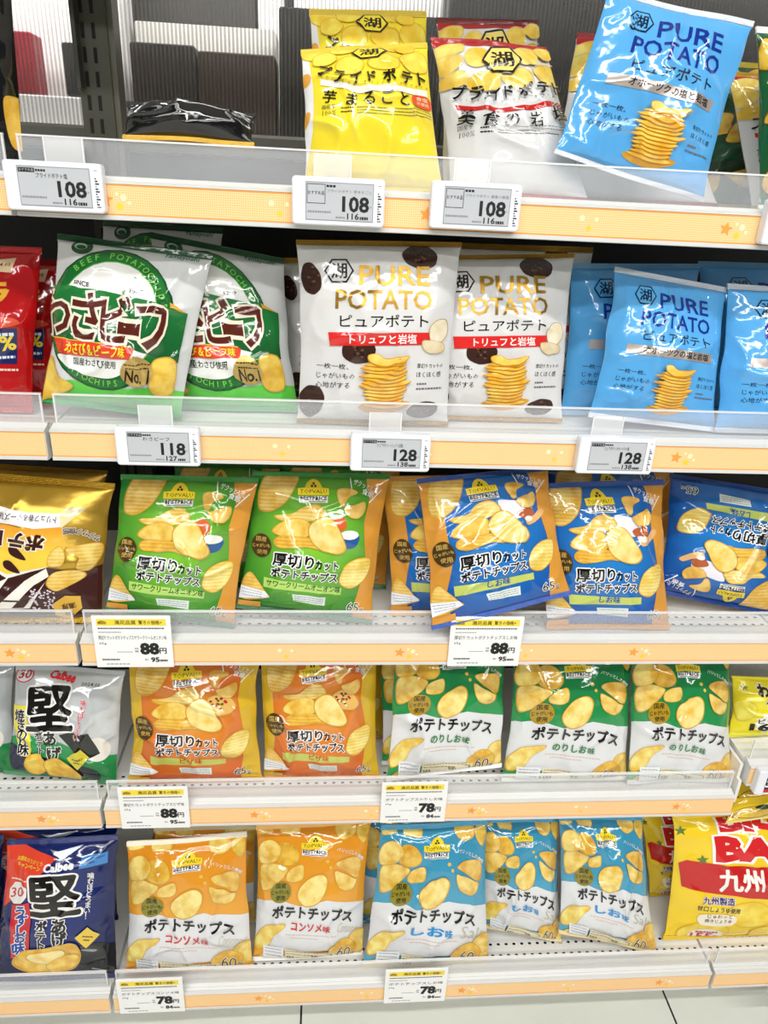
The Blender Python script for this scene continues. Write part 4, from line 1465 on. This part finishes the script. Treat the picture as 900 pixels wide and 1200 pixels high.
ORD = ['top', 'second', 'third', 'fourth', 'lowest']
STARS = [(0.696, 0.39, 0.085), (0.696, 0.39, 0.085), (0.696, 0.392, 0.085), (0.811, 0.509, 0.204), (0.816, 0.51, 0.209)]
for k in range(5):
    make_shelf(0.002, 0.898, Z[k], FRONT[k], f'white shelf with orange star price rail, {ORD[k]} one of the main bay', k >= 2, True, stars=STARS[k])
    ls = make_shelf(-0.898, -0.002, Z[k], FRONT[k], f'white shelf with orange price rail, {ORD[k]} one cut by the left picture edge', k >= 2, True,
                    stars=(-0.081,) if k in (2, 3) else ())
    if k in (0, 1, 2):
        make_shelf(0.902, 1.80, Z[k], FRONT[k], f'white shelf with orange price rail, {ORD[k]} one past the right bay joint', False, True)
make_shelf(0.906, 1.80, Z[3] + 0.056, 0, 'short visible end of a white shelf under the red price tag, right bay', False, True)
make_shelf(0.902, 1.80, Z[4], FRONT[4], 'lowest white shelf of the right bay under the big yellow bag', True, True)
# shelf over the top row, above the picture's edge: it shades the back of that row
b = MB(); b.box(-0.90, 1.80, 0.0, 0.31, 1.475, 1.495, WHITE)
tag(b.build('ceiling_shelf'), kind='structure')
b = MB(); b.box(0.899, 0.9035, 0.012, 0.33, Z[3] + 0.0, Z[3] + 0.085, WHITE)
b.box(0.899, 0.9035, 0.005, 0.012, Z[3] + 0.02, Z[3] + 0.060, WHITE)
tag(b.build('shelf_end_plate'), 'white end plate closing the fourth shelf at its right end', 'shelf end')


# ------------------------------------------------------------------ price tags
TAG_W = plain('tag_housing', 'eef0f6', 0.3)
SCREEN = plain('tag_screen', 'c4c7cb', 0.22)
SCREEN_EDGE = plain('tag_screen_edge', '8f949a', 0.4)
PAPER = plain('white_paper', 'f7f7f5', 0.6)
GREY_M = plain('grey_print', '8c8c90', 0.6)
RED_M = plain('red_print', 'c4202c', 0.5)
YEL_M = plain('yellow_band', 'fbdf3c', 0.5)
GOLD_M = plain('ochre_print', 'a98a1c', 0.5)


def put_text(mb, s, x0, z0, x1, h, y, mat, bold=0.0, res=2, slant=0.0):
    T = text_soup(s, (x0, -z0), (x1, -z0), h, bold, slant, res)
    p = T.reshape(-1, 2)
    mb.add([(x, y, -q) for x, q in p], [(i, i + 1, i + 2) for i in range(0, len(p), 3)], mat)


def put_dashes(mb, x0, x1, z, h, y, mat, n=8, seed=0):
    r = random.Random(seed)
    t = 0.0
    while t < 0.97:
        w = r.uniform(.5, 1) / n
        a, c = x0 + (x1 - x0) * t, x0 + (x1 - x0) * min(t + w, 1)
        mb.plate([(a, z), (c, z), (c, z + h), (a, z + h)], y, mat)
        t += w + .22 / n


def electronic_tag(x, z, yf, price, small, title, label, boxed=False, red=False, clip=0.006, mid=0.025):
    e = empty('electronic_price_tag', (x, yf - 0.013, z + mid))
    tag(e, label, 'price tag', 'electronic price tags')
    m = 0.001
    mb = MB(); mb.round_slab(-0.0438, 0.0438, 0, 0.0115, -0.0212, 0.0212, 0.0035, TAG_W)
    # bar marks down the right edge
    for i in range(12):
        zz = 0.008 - i * 0.0022
        mb.plate([(0.0372, zz), (0.0372 + 0.0012 + 0.0012 * (i * 7 % 3), zz), (0.0372 + 0.0012 + 0.0012 * (i * 7 % 3), zz + 0.0012), (0.0372, zz + 0.0012)], -0.0002, GREY_M if i % 4 == 3 else INK_M)
    mb.plate([(0.037, 0.0150), (0.040, 0.0150), (0.040, 0.0156), (0.037, 0.0156)], -0.0002, GREY_M)
    mb.build('housing', e)
    mb = MB()
    if red:
        mb.box(-0.031, 0.033, -0.0004, 0.001, -0.0165, 0.0165, RED_M)
        mb.box(-0.031, 0.033, -0.0005, 0.001, -0.0105, 0.0105, INK_M)
        put_text(mb, price, -0.0305, -0.006, -0.012, 0.0115, -0.0007, PAPER, .04, slant=.1)
    else:
        mb.box(-0.0312, 0.0332, -0.0003, 0.001, -0.0168, 0.0168, SCREEN_EDGE)
        mb.box(-0.0305, 0.0325, -0.0004, 0.001, -0.0160, 0.0160, SCREEN)
        y = -0.0006
        w = 0.0245 if len(price) == 3 else 0.018
        put_text(mb, price, 0.0285 - w, -0.0080, 0.0285, 0.0128, y, INK_M, .03)
        put_text(mb, small, 0.0085, -0.0148, 0.0195, 0.0052, y, INK_M, .02)
        put_dashes(mb, 0.0205, 0.0290, -0.0148, 0.0026, y, INK_M, 4, 1)
        put_dashes(mb, -0.0025, 0.0070, -0.0142, 0.0014, y, GREY_M, 4, 2)
        put_dashes(mb, -0.0290, -0.0070, -0.0100, 0.0016, y, GREY_M, 9, 3)
        put_dashes(mb, 0.0298, 0.0316, -0.004, 0.0010, y, GREY_M, 1, 4)
        if boxed:
            for q in ((-.0298, -.0125, .0145, .0150), (-.0298, -.0125, -.0020, -.0015), (-.0298, -.0293, -.0020, .0150), (-.0130, -.0125, -.0020, .0150)):
                mb.plate([(q[0], q[2]), (q[1], q[2]), (q[1], q[3]), (q[0], q[3])], y, INK_M)
            put_text(mb, 'おすすめ品', -0.0290, 0.0055, -0.0135, 0.0034, y, INK_M, .0, 1)
            put_text(mb, title, -0.0110, 0.0078, 0.0310, 0.0030, y, GREY_M, .0, 1)
            put_dashes(mb, -0.0115, -0.003, 0.0125, 0.0020, y, INK_M, 3, 5)
        else:
            mb.plate([(-.0300, .0115), (-.0155, .0115), (-.0155, .0152), (-.0300, .0152)], y, INK_M)
            put_text(mb, 'おすすめ品', -0.0292, 0.0123, -0.0163, 0.0022, y - .0001, SCREEN, .0, 1)
            put_dashes(mb, -0.0148, -0.006, 0.0125, 0.0018, y, INK_M, 4, 5)
            put_text(mb, title, -0.0148, 0.0072, 0.0130, 0.0042, y, INK_M, .0, 1)
    mb.build('screen', e)
    if clip is not None:
        mb = MB()
        mb.box(-0.018 + clip, 0.018 + clip, 0.0150, 0.0165, -0.010, 0.0415, CLIP)
        mb.box(-0.018 + clip, -0.0165 + clip, 0.0142, 0.0165, 0.010, 0.0415, RIM)
        mb.box(0.0165 + clip, 0.018 + clip, 0.0142, 0.0165, 0.010, 0.0415, RIM)
        mb.build('clear_holder', e)
    return e


electronic_tag(0.043, Z[0], 0, '108', '116', 'プライドポテト塩', 'washed out price tag reading 108 at the left end of the top shelf', mid=.027, clip=.008)
electronic_tag(0.304, Z[0], 0, '108', '116', 'プライドポテト 芋まるごと', 'price tag reading 108 on the top shelf under the yellow bags', True, mid=.026, clip=-.006)
electronic_tag(0.436, Z[0], 0, '108', '116', 'プライドポテト 美食の岩塩', 'glare-washed price tag reading 108 under the white bag with red band', True, mid=.028, clip=-.004)
electronic_tag(0.773, Z[0], 0, '128', '138', 'ピュアポテト', 'price tag cut by the right edge on the top shelf', mid=.027, clip=None)
electronic_tag(0.117, Z[1], 0, '118', '127', 'わさビーフ', 'price tag reading 118 under the green and white bags', mid=.022, clip=-.003)
electronic_tag(0.366, Z[1], 0, '128', '138', 'ピュアポテト トリュフと岩塩', 'price tag reading 128 under the white truffle bags', mid=.0205, clip=-.006)
electronic_tag(0.620, Z[1], 0, '128', '138', 'ピュアポテト オホーツクの塩', 'price tag reading 128 under the light blue bags', mid=.0225, clip=-.010)
electronic_tag(0.957, Z[3] + 0.056, 0, '30', '', '', 'price tag with red and black screen at the right edge', red=True, mid=.016, clip=None)
electronic_tag(1.040, Z[4], FRONT[4], '158', '170', 'ポテトチップス', 'white price tag under the big yellow bag at the right edge', mid=.006, clip=None)


def paper_tag(x, z, yf, title, price, small, grams, label, sz=1.0, mid=0.037):
    e = empty('paper_price_tag', (x, yf - 0.0045, z + mid))
    tag(e, label, 'price tag', 'paper price tags')
    mb = MB()
    w, h = 0.046, 0.0365
    mb.round_slab(-w, w, 0, 0.0022, -h, h, 0.0008, PAPER, 2, 0.0003)
    y = -0.0003
    mb.plate([(-.0405, .0235), (.0405, .0235), (.0405, .0325), (-.0405, .0325)], y, YEL_M)
    mb.plate([(-.039, .0255), (-.029, .0255), (-.029, .0285), (-.031, .0298), (-.034, .0308), (-.037, .0298), (-.039, .0285)], y - .0002, GOLD_M)
    put_text(mb, '満足品質', -.0195, .0252, .0055, .0056, y - .0002, INK_M, .008, 1)
    put_text(mb, '驚きの価格', .0085, .0252, .0330, .0056, y - .0002, INK_M, .008, 1)
    for s in (-1, 1):
        mb.plate([(s * .0355 - .001, .0265), (s * .0355 + .0006 * s, .028), (s * .0355 - .001, .0295), (s * .0355 - .0022, .028)], y - .0002, GOLD_M)
    put_dashes(mb, -.0395, .0390, .0188, .0016, y, INK_M, 26, 6)
    put_dashes(mb, -.0395, -.0130, .0135, .0012, y, GREY_M, 10, 7)
    put_text(mb, title, -.0400, .0035, .0400, .0060, y, INK_M, .0, 1)
    put_text(mb, grams, -.0400, -.0040, -.0315, .0040, y, INK_M, .0, 1)
    put_text(mb, price, .0085, -.0170, .0290, .0150, y, INK_M, .055)
    put_text(mb, '円', .0305, -.0165, .0385, .0080, y, INK_M, .02)
    put_text(mb, '本体', .0010, -.0105, .0055, .0028, y, INK_M, .0, 1)
    put_text(mb, '価格', .0010, -.0145, .0055, .0028, y, INK_M, .0, 1)
    put_text(mb, small, .0195, -.0285, .0290, .0064, y, INK_M, .04)
    put_text(mb, '税込', .0120, -.0265, .0165, .0028, y, INK_M, .0, 1)
    put_dashes(mb, .0300, .0390, -.0280, .0028, y, INK_M, 5, 8)
    put_dashes(mb, -.0385, -.0180, -.0260, .0020, y, INK_M, 9, 9)
    put_dashes(mb, -.0200, -.0010, -.0145, .0010, y, GREY_M, 8, 10)
    put_dashes(mb, -.0340, -.0060, -.0320, .0012, y, GREY_M, 6, 11)
    mb.build('card', e)
    return e


paper_tag(0.067, Z[2], 0, '厚切りカットポテトチップスサワークリームオニオン味', '88', '95', '65g', 'paper price tag reading 88 below the green bags')
paper_tag(0.499, Z[2], 0, '厚切りカットポテトチップスしお味', '88', '95', '65g', 'paper price tag reading 88 partly covered by the tilted blue bag')
paper_tag(0.071, Z[3], 0, '厚切りカットポテトチップスピザ味', '88', '95', '65g', 'paper price tag reading 88 below the orange pizza bags', mid=.0385)
paper_tag(0.425, Z[3], 0, 'ポテトチップスのりしお味', '78', '84', '60g', 'paper price tag reading 78 below the green and white seaweed bags', mid=.0395)
paper_tag(0.0575, Z[4], FRONT[4], 'ポテトチップスコンソメ味', '78', '84', '60g', 'paper price tag reading 78 below the orange and white bags', mid=.0395)
paper_tag(0.439, Z[4], FRONT[4], 'ポテトチップスしお味', '78', '84', '60g', 'paper price tag reading 78 below the sky blue bags', mid=.0385)

# ------------------------------------------------------------------ the bags
PY, PS = pride(True), pride(False)
PB, PT = pure_potato(True), pure_potato(False)
WB, RB, TC = wasabi_beef(), red_bag(), truffle_cheese()
MARG = 'd9973a'
TG = thick_cut('8bcf3a', '157a24', MARG, 'サワークリームオニオン味', 'b4d96c', '1f5a24', 'onion')
TB = thick_cut('2b88d2', '0c489c', MARG, 'しお味', 'c3cf68', '1a4fa0', 'salt')
TB2 = thick_cut('2b88d2', '0c489c', MARG, 'しお味', 'c3cf68', '1a4fa0', 'salt', left=75)
TB3 = thick_cut('2b88d2', '0c489c', MARG, 'しお味', 'c3cf68', '1a4fa0', 'salt', left=70, right=False)
TP = thick_cut('e99a38', 'cf561e', 'd9b22c', 'ピザ味', 'c5ca62', 'cf4a1c', 'pizza', left=40)
NO = thin_cut('0f6e3c', '2a9a50', 'のりしお', '1f7d3c', 'b08f22', '')
CO = thin_cut('e08f1c', 'eda836', 'コンソメ', 'cf2a26', '8a8420', 'Consommé')
SH = thin_cut('348db0', '4fa5c6', 'しお', '2a8fd0', '8f8426', 'Salt')
KN, KB = hard_fried(True), hard_fried(False)
BG, YW, GC = big_bag(), yellow_wasabi(), green_chips()

G1, G2, G3, G4, G5 = ('bags on the top shelf', 'bags on the second shelf', 'bags on the third shelf', 'bags on the fourth shelf', 'bags on the lowest shelf')

# top shelf
bag('wall_black', black_bag(True), 'black bag with a yellow chip cut by the left edge of the top shelf', G1, .02, 3, back='0b0b0c', seal='0b0b0c')
bag('black_gold', black_bag(), 'plain black bag with gold seal lying at the back of the top shelf', G1, .022, 4, back='0b0b0c', seal='0b0b0c', seal2='b8922c', seal_metal=.6, seal_h=.13)
bag('yellow_back', PY, 'yellow potato bag standing behind another yellow one on the top shelf', G1, .022, 5, back='e9d23a', seal='d9be2c')
bag('yellow_front', PY, 'front yellow potato bag with white wave stripe on the top shelf', G1, .024, 6, 1.2, back='f0efe9', seal='e8cf30')
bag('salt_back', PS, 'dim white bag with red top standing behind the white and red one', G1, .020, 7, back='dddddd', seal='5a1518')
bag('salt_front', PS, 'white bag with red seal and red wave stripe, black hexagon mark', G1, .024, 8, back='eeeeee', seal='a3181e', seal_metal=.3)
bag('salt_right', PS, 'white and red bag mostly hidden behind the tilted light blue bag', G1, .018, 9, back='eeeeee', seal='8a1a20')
bag('seaweed', GC, 'dark green bag with yellow chips, right of the tilted blue bag', G1, .020, 10, back='1d4a2c', seal='c9b23a')
bag('salt_far', PS, 'white bag with yellow chips wedged between two green bags, top right', G1, .020, 11, back='eeeeee', seal='d8c23a')
bag('seaweed_front', green_chips('1a5a30'), 'green chip bag with white edge at the right end of the top shelf', G1, .020, 12, back='e8e8e4', seal='e8e8e4')
bag('blue_tilt', PB, 'light blue bag leaning clockwise over the guard of the top shelf', G1, .020, 13, 1.1, back='5fb0ea', seal='e9edf2', seal_h=.03)

# second shelf
bag('red_back', RB, 'shaded red bag standing behind the bright red one, second shelf', G2, .020, 14, back='a01416', seal='a01416')
bag('red_front', RB, 'glossy red bag with blue panel at the left end of the second shelf', G2, .024, 15, 1.1, back='c41a1c', seal='c41a1c')
bag('wasa_back', WB, 'green and white bag just showing above the left wasabi bag', G2, .018, 16, back='d8dcd8', seal='0d4a26')
bag('wasa_right', WB, 'right green and white wasabi bag, beside the white truffle bags', G2, .024, 17, 1.1, back='2a8a44', seal='0f5a2c', seal2='18a04a')
bag('wasa_left', WB, 'left green and white wasabi bag, tilted, beside the red bags', G2, .024, 18, 1.1, back='2a8a44', seal='0f5a2c', seal2='18a04a')
bag('pure_truffle_left', PT, 'white truffle bag peeking out between wasabi bag and front white bag', G2, .018, 19, back='e9e6e2', seal='9a7424', seal_metal=.7)
bag('pure_truffle_back', PT, 'white truffle bag at the back, only its top showing beside the blue bags', G2, .018, 20, back='e9e6e2', seal='9a7424', seal_metal=.7)
bag('pure_truffle_second', PT, 'white truffle bag right of the foremost white one', G2, .022, 21, back='eeebe8', seal='a57e28', seal_metal=.7, seal_h=.026)
bag('pure_truffle_front', PT, 'foremost white truffle bag with gold lettering and red band', G2, .024, 22, back='eeebe8', seal='a57e28', seal_metal=.7, seal_h=.026)
bag('pure_blue_left', PB, 'light blue bag half hidden behind the front light blue one, second shelf', G2, .020, 23, back='5fb0ea', seal='7fb4d8')
bag('pure_blue_back', PB, 'light blue bag at the back right of the second shelf, top only', G2, .018, 24, back='5fb0ea', seal='7fb4d8')
bag('pure_blue_right', PB, 'light blue bag cut by the right picture edge, second shelf', G2, .023, 25, 1.3, back='5fb0ea', seal='dfe6ee')
bag('pure_blue_front', PB, 'front light blue bag with navy lettering above the right 128 tag', G2, .023, 26, 1.2, back='5fb0ea', seal='e4eaf0')

# third shelf
bag('truffle_cheese_back', black_bag(False, True), 'black bag with gold seal behind the upside-down brown and gold bag', G3, .018, 27, back='1a1412', seal='9a7426', seal_metal=.8)
bag('truffle_cheese', TC, 'upside-down gold and dark brown bag at the left end of the third shelf', G3, .026, 28, 1.2, back='c59a36', seal='c39a2e', seal_metal=.85, seal_h=.045)
bag('green_left_back', TG, 'green bag at the back of the third shelf behind the left green one', G3, .018, 29, back=MARG, seal='2a7a2c')
bag('green_right_back', TG, 'green bag at the back of the third shelf behind the right green one', G3, .018, 30, back=MARG, seal='2a7a2c')
bag('green_right', TG, 'right green onion flavour bag, beside the blue bags', G3, .024, 31, back=MARG, seal='2f9030', seal2='1f6e3a')
bag('green_left', TG, 'left green onion flavour bag, beside the upside-down gold bag', G3, .024, 32, 1.3, back=MARG, seal='2f9030', seal2='1f6e3a')
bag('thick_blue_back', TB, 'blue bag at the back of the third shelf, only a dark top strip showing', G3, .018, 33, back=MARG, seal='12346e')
bag('thick_blue_left', TB2, 'blue salt bag half hidden behind the tilted front blue one, left side', G3, .022, 34, back=MARG, seal='e0a03a')
bag('thick_blue_down', TB3, 'upside-down blue salt bag at the right end of the third shelf', G3, .024, 35, 1.4, back=MARG, seal='14418c', flip=True)
bag('thick_blue_second', TB, 'upright blue salt bag between the tilted one and the upside-down one', G3, .024, 36, 1.1, back=MARG, seal='164a9c', seal2='d99a3a')
bag('thick_blue_front', TB2, 'tilted blue salt bag hanging over the guard in front of the paper tag', G3, .022, 37, 1.2, back=MARG, seal='164a9c', seal2='1e55b0')

# fourth shelf
bag('kata_nori_left', KN, 'dark bottomed bag cut by the left edge of the fourth shelf', G4, .022, 38, back='c9ced0', seal='c9ced0', seal2='136a34')
bag('kata_nori', KN, 'silver grey bag with large black brush character and yellow vertical band', G4, .023, 39, 1.2, back='c9ced0', seal='d3d7d8', seal2='127a3a')
bag('pizza_back', TP, 'orange pizza bag at the back, a sliver beside the right pizza bag', G4, .018, 40, back='d9b22c', seal='c98a20')
bag('pizza_right', TP, 'right orange pizza bag with bright glare streaks', G4, .025, 41, 1.5, back='d9b22c', seal='d98a24')
bag('pizza_left', TP, 'left orange pizza bag above the 88 paper tag of the fourth shelf', G4, .025, 42, 1.2, back='d9b22c', seal='d98a24', pinch=.09)
bag('nori_back', NO, 'green and white seaweed bag tucked behind the foremost seaweed bag at its left', G4, .020, 43, back='e9e9e6', seal='e4e6e2')
bag('nori_right', NO, 'green and white seaweed bag at the right end of the fourth shelf', G4, .024, 45, back='e9e9e6', seal='e4e6e2')
bag('nori_middle', NO, 'middle one of the three front green and white seaweed bags', G4, .024, 44, 1.1, back='e9e9e6', seal='e4e6e2')
bag('nori_left', NO, 'foremost seaweed bag standing higher, above the 78 paper tag', G4, .022, 46, 1.3, back='e9e9e6', seal='eef0ee')
bag('yellow_wasabi', YW, 'bright yellow bag behind the red screened price tag', G4, .022, 47, back='e6d62c', seal='f0e63a')

# lowest shelf
bag('kata_blue_left', KB, 'navy bag cut by the left picture edge on the lowest shelf', G5, .020, 48, back='0c1f5c', seal='0c1f5c')
bag('kata_blue_back', KB, 'navy bag behind the front navy one, dark top showing', G5, .018, 49, back='0c1f5c', seal='0c1f5c')
bag('kata_blue', KB, 'front navy bag with large white-edged brush character and red corner', G5, .024, 50, 1.3, back='0c1f5c', seal='10246a')
bag('consomme_left_back', CO, 'orange and white bag behind the left consommé bag', G5, .018, 51, back='e9e4d8', seal='e8d9b0')
bag('consomme_right_back', CO, 'orange and white bag behind the right consommé bag', G5, .018, 52, back='e9e4d8', seal='e8d9b0')
bag('consomme_right', CO, 'right orange and white consommé bag', G5, .024, 53, back='e9e4d8', seal='e9b45c', seal2='f2f0ea')
bag('consomme_left', CO, 'left orange and white consommé bag, beside the navy bag', G5, .024, 54, back='e9e4d8', seal='f2e8d4', seal2='eaa640')
bag('shio_back', SH, 'sky blue and white bag in the gap between consommé and salt bags', G5, .018, 55, back='dfe6ea', seal='3a9ac0')
bag('shio_right', SH, 'right one of the sky blue salt bags, before the perforated shelf', G5, .022, 57, 1.2, back='e6e9ea', seal='3a9ac0', seal2='eed9a0')
bag('shio_middle', SH, 'middle sky blue salt bag overlapped by the left one', G5, .022, 56, 1.2, back='e6e9ea', seal='3a9ac0', seal2='eed9a0')
bag('shio_left', SH, 'left sky blue salt bag above the 78 paper tag', G5, .024, 58, 1.1, back='e6e9ea', seal='3a9ac0', seal2='eed9a0')
bag('big_bag_back', BG, 'smaller yellow and red bag behind the big yellow bag', G5, .022, 59, back='e9c42a', seal='e9c42a')
bag('big_bag_front', BG, 'big yellow bag with large red letters at the lower right', G5, .030, 60, back='e9c42a', seal='f2ce2c')
bag('big_bag_top', green_chips('e9c42a'), 'yellow bag lying on top of the big yellow bag', G5, .018, 61, back='e9c42a', seal='e2dc9a')
